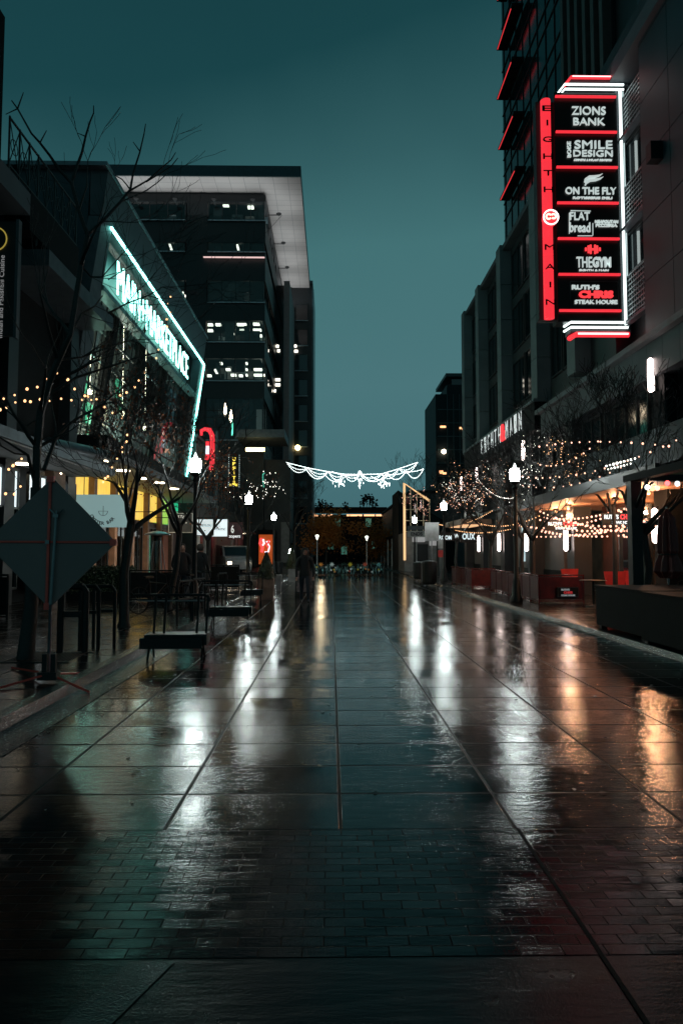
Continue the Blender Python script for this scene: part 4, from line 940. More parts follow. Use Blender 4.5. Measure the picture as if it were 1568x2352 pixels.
lo = bpy.data.objects.new('plaza_lamp_light', l); COL.objects.link(lo); q = at(728,1234,62); lo.location = (q.x+0.3, 66, q.z+0.5)

# ------------------------------------------------------------ strings of lights
def sagline(a, b, n, sag):
    a, b = Vector(a), Vector(b); return [a.lerp(b, i/n) - Vector((0,0,sag*4*(i/n)*(1-i/n))) for i in range(n+1)]
def string(label, pts, spacing, m, r, group, drop=0.07, name='string_light', jit=0.0):
    t = thing(name, label, 'string lights', pts[0], group)
    cb2 = MB().tube(pts, 0.006, 3, False); obj('cable', cb2, M['blackm'], t)
    bp = []; acc = 0.0
    for a, b in zip(pts, pts[1:]):
        Ls = (b-a).length; s = acc
        while s < Ls:
            p = a.lerp(b, s/Ls); bp.append(p+Vector((rng.gauss(0,jit), rng.gauss(0,jit), -drop+rng.gauss(0,jit)))); s += spacing*rng.uniform(0.85,1.15)
        acc = s-Ls
    bulbs(t, bp[:98], m, r); return t
GS = 'patio bulb strings on the right'; GSL = 'warm bulb strings between the left trees'; GF = 'tiny fairy lights in the street trees'
e2 = lambda pts, Y0, Y1: [at(*c2(x, y), Y0+(Y1-Y0)*i/(len(pts)-1)) for i, (x, y) in enumerate(pts)]
def dots(label, pts, m, r, group, name='string_light'):
    t = thing(name, label, 'string lights', pts[0], group); obj('cable', MB().tube([p+Vector((0,0,r*1.6)) for p in pts], 0.005, 3, False), M['blackm'], t); bulbs(t, pts, m, r); return t
dots('short warm bulb string rising toward the left tree fork', e2([(25,765),(100,740),(185,698),(255,685),(315,632),(388,590)], 11, 13), 'gbulb', 0.023, GSL)
dots('long warm bulb string running level across the market facade then dropping', e2([(0,840),(45,825),(105,790),(170,780),(208,785),(275,770),(340,780),(418,765),(488,775),(560,773),(625,773),(660,768),(713,822),(770,862),(835,895)], 11, 15), 'gbulb', 0.022, GSL)
dots('warm bulb string hanging vertically before the balcony', e2([(870,1013),(866,1058),(832,1098),(835,1130),(800,1175),(765,1235),(737,1297),(720,1310),(705,1335)], 14, 14.5), 'gbulb', 0.024, GSL)
dots('few warm bulbs crossing the window columns of the market hall', e2([(985,585),(948,640),(920,685),(865,722),(822,742),(600,750),(580,745),(510,698),(463,634)], 14, 12.5), 'gbulb', 0.025, GSL)
dots('warm bulbs climbing the roof slab beside the neon line', e2([(1165,68),(1148,112),(1163,176),(1140,222),(1140,272),(1083,430),(1068,487)], 15, 14.5), 'gbulb', 0.022, GSL)
dots('low warm bulbs at the left edge beside the bright shop windows', e2([(148,1176),(89,1222),(60,1248),(140,1365),(98,1418),(38,1415)], 12, 11), 'gbulb', 0.024, GSL)
def RS(label, a, b, Ya, Yb, sag, sp_, m='gbulbp', r=0.035, g=GS, n=14): return string(label, sagline(at(*a, Ya), at(*b, Yb), n, sag), sp_, m, r, g)
RS('upper patio string below the dark window band, right', (1238,1020), (1545,1018), 19, 13.5, -0.12, 0.42, r=0.022)
RS('patio string climbing right from the near right lamp', (1240,1062), (1380,1000), 20, 16, 0.25, 0.42, r=0.022)
RS('patio string from the lamp up to the top right corner', (1200,1090), (1560,1000), 21, 14, 0.30, 0.45, r=0.023)
RS('sparse patio string crossing the pale panels', (1200,1110), (1440,1060), 21, 15.5, 0.25, 0.5, r=0.020)
for i, (a, b, Ya, Yb, sg_) in enumerate((((1240,1170),(1500,1190),24,16.5,0.30),((1240,1190),(1520,1175),25,17,0.42),((1215,1205),(1500,1215),27,18,0.25),((1180,1200),(1450,1160),29,19,0.35),((1235,1215),(1460,1200),26,19,0.22),((1290,1180),(1508,1200),22,16,0.28),((1180,1225),(1400,1215),28,21,0.12),((1250,1185),(1470,1150),26,18,0.2))):
    lab = ['topmost','slackest','lowest long','second highest','innermost','shortest near','lowest far','highest rear'][i]
    RS(lab+' of the dense patio bulb strings over the steak restaurant terrace', a, b, Ya, Yb, sg_, 0.34, m='gbulbp', r=0.036)
def fairy(label, segs, n, seed, m='gtiny', r=0.012, zmin=2.2):
    rg = random.Random(seed); c = [s for s in segs if s.z > zmin]
    path_ = []; cur = rg.choice(c)
    for _ in range(n):
        cand = [rg.choice(c) for _ in range(14)]; cur = min(cand, key=lambda v: (v-cur).length+rg.random()*0.3); path_.append(cur+Vector((rg.gauss(0,.06),rg.gauss(0,.06),rg.gauss(0,.06))))
    t = thing('fairy_lights', label, 'string lights', path_[0], GF); obj('cable', MB().tube(path_, 0.0025, 3, False), M['blackm'], t); bulbs(t, path_, m, r); return t
M['gtiny'] = glow('tiny_white_light', (0.95,0.90,0.80), 4.5)
fairy('tiny white lights wound through the tree behind the long red fence', TR2[1], 80, 1, r=0.010)
fairy('tiny warm lights around the tree between the two red fences', TR3[1], 98, 2, 'gtiny', 0.012)
fairy('second strand of tiny lights low in the tree between the red fences', TR3[1], 60, 7, 'gbulbp', 0.013)
fairy('tiny lights in the tree behind the middle right lamp', TR4[1], 98, 3, 'gtiny', 0.014)
fairy('pink tiny lights in the tree behind the middle right lamp', TR4[1], 50, 13, 'gbulbp', 0.016)
fairy('amber lights looped between the trees beside the middle right lamp', TR3[1]+TR4[1], 95, 31, 'gbulb', 0.016)
fairy('second amber loop across the trees below the canopy letters', TR3[1]+TR4[1], 95, 37, 'gbulbp', 0.016, 1.9)
fairy('amber strand low in the tree behind the long red fence', TR2[1], 90, 41, 'gbulb', 0.012, 1.9)
fairy('tiny lights in the far right tree by the pavilion', TR5[1], 70, 4, 'gbulbp', 0.019)
fairy('tiny lights in the left tree before the dark tower', TL5[1], 60, 5, 'gtiny', 0.019)
fairy('few amber lights in the rust leaved left tree', TL4[1], 24, 6, 'gbulb', 0.014)
RS('slack amber string in front of the lower sconces', (1090,1195), (1240,1180), 34, 24, 0.3, 0.35, m='gbulb', r=0.02, g=GF)
RS('low amber string over the shorter red fence', (1045,1215), (1200,1205), 38, 27, 0.2, 0.33, m='gbulb', r=0.021, g=GF)
RS('amber string between the far right trees', (1000,1200), (1130,1170), 50, 33, 0.4, 0.4, m='gbulb', r=0.024, g=GF)
dots('upper row of small white bulbs on the band above the terrace', [at(941*0+1392+i*8.2, 1070-i*2.1, 17.8) for i in range(9)], 'gtiny', 0.03, GS)
dots('lower row of small white bulbs on the band above the terrace', [at(1396+i*7.4, 1078-i*1.9, 17.8) for i in range(8)], 'gtiny', 0.024, GS)
RS('bulb string rising to the podium corner, far right tree row', (1000,1170), (1065,1105), 48, 36, 0.3, 0.5, r=0.03, g=GF)
RS('drooping tiny light string under the lettered canopy', (1092,1090), (1180,1140), 34, 26, 0.35, 0.33, m='gtiny', r=0.018, g=GF)
# garland across the street
GY = 48.0
gl_ = thing('light_garland', 'white festoon garland of looping light strands hung across the street', 'garland', at(820,1090,GY))
k5 = 0.252; g5 = lambda x, y: at(658.6+x*k5, 1016.1+y*k5, GY)
gm_ = glow('garland_bead', (0.85,1.0,0.98), 5.5)
def beads(mb, pts, sp_=0.11, r=0.034):
    acc = 0
    for a, b in zip(pts, pts[1:]):
        Ls = (b-a).length; s = acc
        while s < Ls: 
            c = a.lerp(b, s/Ls); mb.add([c+Vector((r,0,0)),c-Vector((r,0,0)),c+Vector((0,r,0)),c-Vector((0,r,0)),c+Vector((0,0,r)),c-Vector((0,0,r))], [(0,2,4),(2,1,4),(1,3,4),(3,0,4),(2,0,5),(1,2,5),(3,1,5),(0,3,5)]); s += sp_
        acc = s-Ls
nodes = [(0,185),(190,232),(380,268),(520,290),(665,292),(860,288),(1020,240),(1190,182)]
for i, (a, b) in enumerate(zip(nodes, nodes[1:])):
    mb = MB(); A_, B_ = g5(*a), g5(*b)
    for sg_ in (0.0, 0.28, 0.5): beads(mb, sagline(A_, B_, 10, sg_), 0.10 if sg_ == 0 else 0.13)
    obj('swag', mb, gm_, gl_)
for a, b, s in (((180,250),(350,295),0.45),((345,290),(530,310),0.45),((415,268),(640,300),0.12),((700,300),(905,285),0.5),((770,310),(930,290),0.3),((915,285),(1085,262),0.5),((1085,262),(1245,240),0.1),((1095,270),(1245,240),0.55),((905,285),(1085,262),0.15)):
    mb = MB(); beads(mb, sagline(g5(*a), g5(*b), 10, s), 0.11); obj('swag', mb, gm_, gl_)
for cx_, cy2, n, sp_ in ((480,370,26,55),(890,360,26,45),(665,350,16,28)):
    for _ in range(n):
        mb = MB()
        c = g5(cx_+rng.gauss(0,sp_*0.6), cy2+rng.gauss(0,26)); c.y += rng.gauss(0,0.25); mb.tube([c, c+Vector((0.01,0,-0.12))], 0.022, 4)
        obj('pendant', mb, gm_, gl_)
mb = MB(); [mb.tube([g5(665,290)+Vector((0,0,0.0)), g5(665+20*math.sin(a), 290-34*math.cos(a))], 0.02, 4) for a in (-1.2,-0.6,0,0.6,1.2)]; obj('star_ornament', mb, gm_, gl_)
obj('support_cable', MB().tube([Vector((-9.0,GY,g5(0,185).z+0.9)), g5(0,185)], 0.01, 3).tube([g5(1190,182), Vector((9.0,GY-4,g5(1190,182).z+1.2))], 0.01, 3), M['blackm'], gl_)
# ------------------------------------------------------------ road work sign seen from behind
SYY = 9.0
ws = thing('roadwork_sign', 'back of a grey diamond road sign with red cross braces and red feet', 'road sign', atZ(112,1556,0.13))
c = at(117,1246,SYY); hd = 0.855
P('sign_panel', MB().prism([(c.x-hd,c.z),(c.x,c.z+hd),(c.x+hd,c.z),(c.x,c.z-hd)], SYY-0.002, SYY+0.012), M['signback'], ws)
P('cross_brace', MB().tube([(c.x-hd,SYY-0.012,c.z+0.01),(c.x+hd,SYY-0.012,c.z)], 0.015, 6), M['orange'], ws)
P('upright_brace', MB().tube([(c.x-0.02,SYY-0.02,c.z+hd),(c.x-0.03,SYY-0.02,c.z-hd)], 0.02, 6), M['orange'], ws)
for dx, dz in ((0,hd),(hd,0),(-hd,0),(0,-hd)):
    P('corner_cap', MB().cb((c.x+dx*0.975-0.01, SYY-0.02, c.z+dz*0.97), 0.085, 0.06, 0.085), M['orange'], ws)
P('bolt', MB().cb((c.x-0.03,SYY-0.045,c.z+0.005), 0.05, 0.02, 0.05), M['steel'], ws)
ft = atZ(112,1552,0.20); mt = at(129,1185,SYY-0.05)
P('mast', MB().tube([ft+Vector((0,0,0.0)), at(116,1390,SYY-0.05), mt], [0.022,0.02,0.017], 8), M['steel'], ws)
P('mast_clamp', MB().cb(mt, 0.07, 0.05, 0.04).tube([mt, mt+Vector((-0.09,0,0.09))], 0.011, 5).tube([mt, mt+Vector((0.09,0,0.08))], 0.011, 5).tube([mt, mt+Vector((0,0,0.07))], 0.012, 5), M['steel'], ws)
P('spring_base', MB().cb((ft.x-0.045,ft.y,0.32),0.055,0.06,0.26).cb((ft.x+0.055,ft.y,0.32),0.055,0.06,0.26).cb((ft.x,ft.y,0.20),0.22,0.14,0.09), M['black'], ws)
for px, py in ((28,1534),(236,1546),(-6,1582),(205,1590)):
    q = atZ(px, py, 0.02 if px > 190 else 0.135); P('leg', MB().tube([ft+Vector((0,0,0.02)), q], 0.013, 6), M['orange'], ws)
# sidewalk grate
gr = MB(); g0 = atZ(40,1512,0.126); g1 = atZ(120,1485,0.126)
for i in range(16): gr.box(g0.x-0.05+i*0.055, g0.x-0.03+i*0.055, g0.y-0.35, g0.y+0.55, 0.122, 0.134)
gr.box(g0.x-0.08, g0.x+0.88, g0.y-0.4, g0.y-0.352, 0.122, 0.134).box(g0.x-0.08, g0.x+0.88, g0.y+0.552, g0.y+0.6, 0.122, 0.134)
tag(obj('tree_grate', gr, M['black']), 'black slotted metal grate in the sidewalk below the diamond sign', 'grate')

# ------------------------------------------------------------ racks and barriers on the left sidewalk
def hrack(px, py, w, h, label, rz=0.2, th=0.07):
    p = atZ(px, py, 0.12); t = thing('bike_rack', label, 'bike rack', p, 'black steel racks by the left kerb', rz)
    obj('post', MB().tube([(-w/2,0,0),(-w/2,0,h-0.08),(-w/2+0.06,0,h)], th/2, 8), M['black'], t, local=True)
    obj('post', MB().tube([(w/2,0,0),(w/2,0,h-0.08),(w/2-0.06,0,h)], th/2, 8), M['black'], t, local=True)
    obj('top_rail', MB().tube([(-w/2+0.05,0,h),(w/2-0.05,0,h)], th/2, 8), M['black'], t, local=True)
    obj('crossbar', MB().cb((0,0,h*0.58), w-th, th*0.6, th*0.9), M['black'], t, local=True); return t
hrack(166,1500,0.36,1.0,'leftmost black steel rack hoop, just right of the diamond sign mast', 0.1, 0.10)
hrack(204,1490,0.28,0.98,'second black rack hoop right of the diamond sign', 0.1, 0.06)
hrack(238,1482,0.34,0.96,'third black rack hoop, nearest the forked tree trunk', 0.0, 0.055)
def barrier(pa, pb, gy, h, label, grp='black rail barriers with ballast trays on the kerb'):
    a = atZ(pa, gy, 0.02); b = atZ(pb, gy, 0.02); cx_ = (a.x+b.x)/2; w = b.x-a.x
    t = thing('rail_barrier', label, 'barrier', (cx_, a.y, 0.0), grp, 0.06)
    obj('top_rail', MB().tube([(-w/2-0.25,0,h),(w/2,0,h),(w/2+0.06,0,h-0.03),(w/2+0.08,0,h-0.1)], 0.022, 8), M['black'], t, local=True)
    obj('second_rail', MB().tube([(-w/2-0.2,0.02,h-0.09),(w/2-0.02,0.02,h-0.09)], 0.012, 6), M['steel'], t, local=True)
    for x in (-w/2+0.05, -w/4, w/2-0.12, w/2+0.02):
        obj('upright', MB().tube([(x,0.0,0.35),(x+0.03,0,h)], 0.02, 6), M['black'], t, local=True)
    obj('ballast_tray', MB().box(-w/2-0.05, w/2+0.06, -0.22, 0.2, 0.24, 0.40).box(-w/2-0.1, w/2+0.0, -0.30, -0.222, 0.2, 0.36), M['black'], t, local=True)
    for x, y in ((-w/2,-0.2),(w/2,-0.28),(w/2-0.03,0.3),(-w/2,0.3)):
        obj('leg', MB().tube([(x*0.95,y*0.4,0.26),(x,y,0.01)], 0.018, 6), M['black'], t, local=True)
    return t
barrier(345, 468, 1512, 0.98, 'near black rail barrier with a heavy tray straddling the left kerb')
barrier(488, 572, 1432, 0.98, 'second black rail barrier with tray, farther along the left kerb')
barrier(560, 600, 1380, 0.95, 'third small rail barrier beside the tan planter box')
# hedge, terrace screens, planters
def foliage_box(name, x0, x1, y0, y1, z0, z1, n, m, label, cat, size=0.045, seed=1, group=None):
    rg = random.Random(seed); t = thing(name, label, cat, ((x0+x1)/2,(y0+y1)/2,z0), group)
    obj('planter', MB().box(x0, x1, y0, y1, z0, z0+0.28), M['black'], t)
    lf = MB().box(x0+.06, x1-.06, y0+.06, y1-.06, z0+0.28, z1-0.06)
    for _ in range(n):
        c = Vector((rg.uniform(x0,x1), rg.choice((y0,y0,y1)) if rg.random() < .7 else rg.uniform(y0,y1), rg.uniform(z0+.25,z1)+rg.gauss(0,0.02)))
        if rg.random() < 0.3: c.z = z1+rg.gauss(0,0.03)
        a = Vector((rg.gauss(0,1),rg.gauss(0,1),rg.gauss(0,1))).normalized()*size*rg.uniform(.6,1.3); b = a.orthogonal().normalized()*size*0.6
        lf.add([c-a,c+b,c+a,c-b], [(0,1,2,3)])
    tag(obj('leaves', lf, m, t), kind='stuff'); return t
foliage_box('hedge_planter', -8.3, -6.25, 21.6, 22.1, 0.12, 1.15, 2600, M['hedge'], 'clipped hedge in a black trough along the oyster bar terrace', 'hedge', seed=2)
def fence_panels(pts, h, label, m, name='patio_fence', g=None, zb=0.12, rail=M['black']):
    t = thing(name, label, 'fence', (pts[0][0], pts[0][1], zb), g)
    for (xa, ya), (xb, yb) in zip(pts, pts[1:]):
        n = max(1, round(math.hypot(xb-xa, yb-ya)/1.0))
        d = Vector((xb-xa, yb-ya, 0)); Ld = d.length; d.normalize(); rz = math.atan2(d.y, d.x)
        for i in range(n):
            c = Vector((xa,ya,0))+d*(Ld*(i+0.5)/n)
            obj('panel', MB().cb((c.x,c.y,zb+h*0.5+0.03), Ld/n-0.05, 0.025, h-0.16, rz), m, t)
        obj('top_rail', MB().cb(((xa+xb)/2,(ya+yb)/2,zb+h), Ld+0.04, 0.07, 0.045, rz), rail, t)
        obj('bottom_rail', MB().cb(((xa+xb)/2,(ya+yb)/2,zb+0.07), Ld+0.02, 0.05, 0.04, rz), rail, t)
        for i in range(n+1):
            c = Vector((xa,ya,0))+d*(Ld*i/n); obj('post', MB().cb((c.x,c.y,zb+h*0.5), 0.045, 0.045, h, rz), rail, t)
    return t
fence_panels([(-6.2,21.2),(-4.6,21.2),(-4.6,24.5)], 0.95, 'black terrace fence around the patio heater, left sidewalk', M['blackm'])
fence_panels([(-8.9,15.6),(-7.3,15.6)], 1.0, 'black low screen at the far left behind the diamond sign', M['blackm'])
Rm = mat('red_fence_panel', (0.075,0.006,0.006), 0.28, var=0.35, scale=6)
redr = mat('red_rail', (0.08,0.008,0.008), 0.25)
f1 = fence_panels([(6.35,27.2),(6.25,20.6),(7.6,20.6)], 0.84, 'long dark red terrace fence with a small restaurant sign on its near end', Rm, 'red_fence', 'dark red terrace fences on the right', 0.10, redr)
fence_panels([(5.85,33.2),(5.95,28.9),(6.9,28.9)], 0.84, 'shorter dark red terrace fence farther along the right kerb', Rm, 'red_fence', 'dark red terrace fences on the right', 0.10, redr)
a = at(1304,1361,20.5); 
fs = thing('fence_sign', 'small black steak house sign hung on the near end of the red fence', 'sign', (a.x,20.5,a.z))
P('board', MB().box(a.x-0.33, a.x+0.33, 20.50, 20.55, a.z-0.15, a.z+0.16), M['black'], fs)
P('outline', MB().tube([(a.x-.31,20.49,a.z-.13),(a.x+.31,20.49,a.z-.13),(a.x+.31,20.49,a.z+.14),(a.x-.31,20.49,a.z+.14),(a.x-.31,20.49,a.z-.13)], 0.006, 4), M['steel'], fs)
dimt = glow('dim_text', (0.6,0.7,0.75), 0.25); dimr = glow('dim_red_text', (0.7,0.05,0.06), 0.35)
letters("RUTH'S", (a.x-0.08,20.49,a.z+0.085), 0.06, dimt, fs, bold=0.03); letters('CHRIS', (a.x,20.49,a.z+0.0), 0.075, dimr, fs, bold=0.04); letters('STEAK HOUSE', (a.x,20.49,a.z-0.085), 0.05, dimt, fs, bold=0.03)
for px, py, Y, w, lab in ((1422,1192,19.0,0.95,'lit black steak house sign under the canopy, nearer of the two'),(1292,1207,24.0,1.15,'lit black steak house sign under the canopy, farther of the two'),(1388,1214,25,0,None)):
    if lab is None: continue
    q = at(px, py, Y); t = thing('hanging_sign', lab, 'sign', q, 'steak house signs under the canopy')
    P('board', MB().box(q.x-w/2, q.x+w/2, Y, Y+0.08, q.z-0.18, q.z+0.17), M['black'], t)
    P('hanger', MB().tube([(q.x-w*.35,Y+.04,q.z+.17),(q.x-w*.35,Y+.04,3.3)], 0.01, 4).tube([(q.x+w*.35,Y+.04,q.z+.17),(q.x+w*.35,Y+.04,3.3)], 0.01, 4), M['black'], t)
    wt = glow('hang_text_w', (0.8,0.95,1.0), 1.1) if 'hang_text_w' not in bpy.data.materials else bpy.data.materials['hang_text_w']
    letters("RUTH'S", (q.x-w*0.24,Y-0.01,q.z+0.06), 0.13, wt, t, width=w*0.42, bold=0.03); letters('CHRIS', (q.x+w*0.23,Y-0.01,q.z+0.06), 0.14, M['gtxtr'], t, width=w*0.42, bold=0.03); letters('STEAK HOUSE', (q.x+w*0.1,Y-0.01,q.z-0.10), 0.085, wt, t, width=w*0.66, bold=0.03)
# wall sconces
sc0 = thing('wall_sconce', 'tall glowing tube sconce on the nearest dark pier, lower row', 'wall lamp', (0,0,0), 'vertical tube sconces on the right piers')
obj('tube', MB().lathe([(0.03,-0.47),(0.075,-0.42),(0.085,0.0),(0.075,0.42),(0.03,0.47)], (0,0,0), 12), M['gsconce'], sc0, smooth=True, local=True)
obj('bracket', MB().box(0.09, 0.17, -0.05, 0.05, -0.44, 0.44).box(0.0, 0.11, -0.04, 0.04, -0.5, -0.47).box(0.0, 0.11, -0.04, 0.04, 0.47, 0.5), M['black'], sc0, local=True)
sc0.location = (8.68, 18.2, 2.35)
for y, z, lab in ((25.2,2.15,'lower tube sconce on the second pier, above the red chair'),(30.3,2.15,'lower tube sconce on the third pier beside the bright window'),(35.3,2.15,'lower tube sconce on the fourth pier from the near end'),(40.2,2.15,'lower tube sconce on the fifth pier, far end'),
                  (18.2,6.45,'upper tube sconce at the right edge, on the ledge level'),(30.3,6.2,'upper tube sconce right of the lettered canopy'),(40.2,6.2,'upper tube sconce below the far letters of the canopy'),(45.0,6.2,'upper tube sconce at the far corner of the podium')):
    dup(sc0, (8.68 if z < 5 or y < 20 else 8.60, y, z), 0, lab)
# warm lamps added under the restaurant canopy to brighten soffit and paving
for i, (x, y) in enumerate(((8.2,17.5),(8.6,20.5),(8.2,23.5),(9.8,19),(9.8,22),(8.6,26))):
    t = thing('added_canopy_lamp', ['added warm lamp under the canopy, nearest the frame edge','added warm lamp under the canopy above the first red chair','added warm lamp under the canopy above the long red fence','added warm lamp deep under the canopy by the near wall','added warm lamp deep under the canopy by the doors','added warm lamp under the far end of the canopy'][i], 'lamp', (x,y,3.28), 'added warm lamps under the restaurant canopy')
    obj('shade', MB().lathe([(0.10,0.02),(0.12,-0.05),(0.10,-0.06)], (0,0,0), 12), M['black'], t, local=True); obj('bulb', MB().ball((0,0,-0.11), 0.05, 10, 6), M['gbulb'], t, local=True)
    l = bpy.data.lights.new('canopy_fill_light', 'POINT'); l.energy = 90; l.color = (1,0.50,0.25); l.shadow_soft_size = 0.06; lo = bpy.data.objects.new('canopy_fill_light', l); COL.objects.link(lo); lo.location = (x, y, 3.02)
# seats
def chair(x, y, rz, label):
    t = thing('patio_chair', label, 'chair', (x,y,0.10), 'red patio chairs', rz)
    obj('seat', MB().box(-.25,.25,-.25,.25,.42,.48), M['redseat'], t, local=True, bevel=0.015)
    obj('backrest', MB().prism([(-.25,.5),(.25,.5),(.31,.98),(-.31,.98)], .2, .25), M['redseat'], t, local=True)
    for a in (-.22,.22):
        for b in (-.22,.22): obj('leg', MB().tube([(a,b,.42),(a*1.05,b*1.05,0)], .015, 6), M['black'], t, local=True)
chair(at(1300,1330,23).x, 23.0, 3.3, 'red patio chair behind the near end of the long red fence')
chair(at(1407,1325,20).x, 20.0, 3.0, 'red patio chair in the middle of the terrace, left of the glass door')
chair(at(1460,1325,20.6).x, 20.6, 2.6, 'red patio chair half hidden by the pergola post')
def table(x, y, label):
    t = thing('patio_table', label, 'table', (x,y,0.10), 'round patio tables'); obj('tabletop', MB().lathe([(.36,.72),(.37,.735),(.36,.75)], (0,0,0), 18), M['black'], t, local=True)
    obj('pedestal', MB().lathe([(.22,0),(.2,.03),(.03,.06),(.03,.72)], (0,0,0), 10), M['black'], t, local=True); return t
table(7.4, 19.3, 'round black table beside the pergola post'); table(6.9, 24.3, 'round black table inside the long red fence'); 
# pergola, planters, umbrella
pg = thing('pergola', 'black steel pergola post and beam with coloured bulbs, right edge', 'pergola', (6.35,14.2,0.1))
for x, y in ((6.35,14.2),(8.7,14.2),(6.35,10.2),(8.7,10.2)): P('post', MB().box(x-.11, x+.11, y-.11, y+.11, 0.1, 3.12), M['black'], pg)
P('beam', MB().box(6.25, 6.45, 9.9, 14.5, 3.123, 3.27), M['blackm'], pg); P('beam', MB().box(8.6, 8.8, 9.9, 14.5, 3.123, 3.27), M['black'], pg)
P('beam', MB().box(6.453, 8.597, 14.1, 14.3, 3.125, 3.26), M['black'], pg); P('beam', MB().box(6.453, 8.597, 10.1, 10.3, 3.125, 3.26), M['black'], pg)
P('knee_brace', MB().tube([(6.35,14.2,2.5),(6.35,13.5,3.15)], 0.04, 6), M['black'], pg)
for px, py, m_, lab in ((1486,1119,'gwhite','white bulb hanging first on the pergola beam'),(1498,1122,'gbulb','orange bulb beside the first white pergola bulb'),(1509,1121,'gbulbp','second orange bulb on the pergola beam'),(1532,1110,'gbulbr','red bulb hanging on the pergola beam'),(1555,1111,'gwhite','white bulb nearest the right edge on the pergola beam')):
    q = at(px, py, 13.4); t = thing('festoon_bulb', lab, 'bulb', q, 'coloured bulbs on the pergola'); obj('glass', MB().ball((0,0,0), 0.048, 12, 8, 1.15), M[m_], t, local=True); obj('cord', MB().tube([(0,0,.05),(0,0,3.13-q.z)], .006, 4), M['black'], t, local=True)
q = at(1530,1169,15.2); q2 = at(1530,1322,15.2)
um = thing('closed_umbrella', 'closed dark red patio umbrella beside the nearest sconce', 'umbrella', (q.x,15.2,0.1))
prof = [(0.02,q.z),(0.07,q.z-.06),(0.15,q.z-.2),(0.19,q.z-.6),(0.20,q.z-.95),(0.17,q.z-1.02),(0.24,q.z-1.2),(0.28,q.z-1.4),(0.16,q.z-1.55)]
ub = MB(); n = 18; o = 0
for r, z in prof:
    for k in range(n):
        a = 2*math.pi*k/n; rr2 = r*(1+0.16*(1 if k % 2 else -1)*(1 if r > 0.1 else 0)); ub.v.append((q.x+rr2*math.cos(a), 15.2+rr2*math.sin(a), z))
for i in range(len(prof)-1):
    for k in range(n): a_, b_ = i*n+k, i*n+(k+1) % n; ub.f.append((a_,b_,b_+n,a_+n)); ub.m.append(0)
P('canopy', ub, M['redd'], um); P('pole', MB().tube([(q.x,15.2,0.1),(q.x,15.2,q.z+.05)], 0.022, 8), M['steel'], um); P('strap', MB().ring((q.x,15.2,q.z-1.02), 0.18, 0.02, 'z', 16, 5), M['black'], um)
P('base', MB().lathe([(0.3,0.0),(0.3,0.07),(0.06,0.1)], (q.x,15.2,0.1), 16), M['black'], um)
for x0, x1, y0, y1, lab, sd in ((5.42,8.2,11.9,14.0,'large black planter box below the pergola, far one of two',5),(5.25,8.2,7.6,11.6,'large black planter box at the right edge, near one of two',6)):
    t = thing('planter_box', lab, 'planter', (x0,y0,0.1), 'black planter boxes under the pergola')
    P('box', MB().box(x0, x1, y0, y1, 0.16, 0.93), M['blackm'], t, bevel=0.01); P('cap', MB().box(x0-.03, x1+.03, y0-.03, y1+.03, 0.932, 0.965), M['blackm'], t)
    for a in (x0+.1, x1-.1):
        for b in (y0+.1, y1-.1): P('foot', MB().box(a-.06,a+.06,b-.06,b+.06,0.1,0.158), M['black'], t)
    rg = random.Random(sd); lf = MB()
    for i in range(50 if sd == 5 else 40):
        bx_ = rg.uniform(x0+1.2,x1-.1); by = rg.uniform(y0+.2,y1-.2); h = rg.uniform(.12,.34)
        pts = [Vector((bx_,by,.965)), Vector((bx_+rg.gauss(0,.05),by+rg.gauss(0,.05),.965+h*.6)), Vector((bx_+rg.gauss(0,.13),by+rg.gauss(0,.13),.965+h))]; lf.tube(pts, [.006,.005,.002], 3)
    P('grass', lf, mat('dry_grass', (0.09,0.05,0.03), 0.7) if sd == 5 else bpy.data.materials['dry_grass'], t)['kind'] = 'stuff'
for i, (px, py, Y) in enumerate(((1378,1440,16.0),(1392,1452,15.2))):
    q = atZ(px, 1438, 0.1)
# patio heater
def heater(px, Y, label):
    q = at(px, 1222, Y); x = q.x; z = 0.12; t = thing('patio_heater', label, 'heater', (x,Y,z), 'pyramid patio heaters')
    obj('reflector', MB().lathe([(0.42,2.08),(0.40,2.12),(0.2,2.19),(0.03,2.22)], (0,0,0), 20), M['steel'], t, smooth=True, local=True)
    obj('burner', MB().lathe([(0.13,1.88),(0.13,2.02),(0.2,2.06)], (0,0,0), 12), M['black'], t, local=True)
    obj('base', MB().box(-.24,.24,-.24,.24,0,.75), M['black'], t, local=True)
    for a, b in ((-1,-1),(1,-1),(1,1),(-1,1)): obj('leg', MB().tube([(a*.23,b*.23,.75),(a*.11,b*.11,1.9)], .013, 5), M['steel'], t, local=True)
    obj('glass_tube', MB().lathe([(.06,.75),(.06,1.88)], (0,0,0), 10, False), M['glass'], t, local=True)
heater(362, 22.4, 'steel pyramid patio heater on the oyster bar terrace')
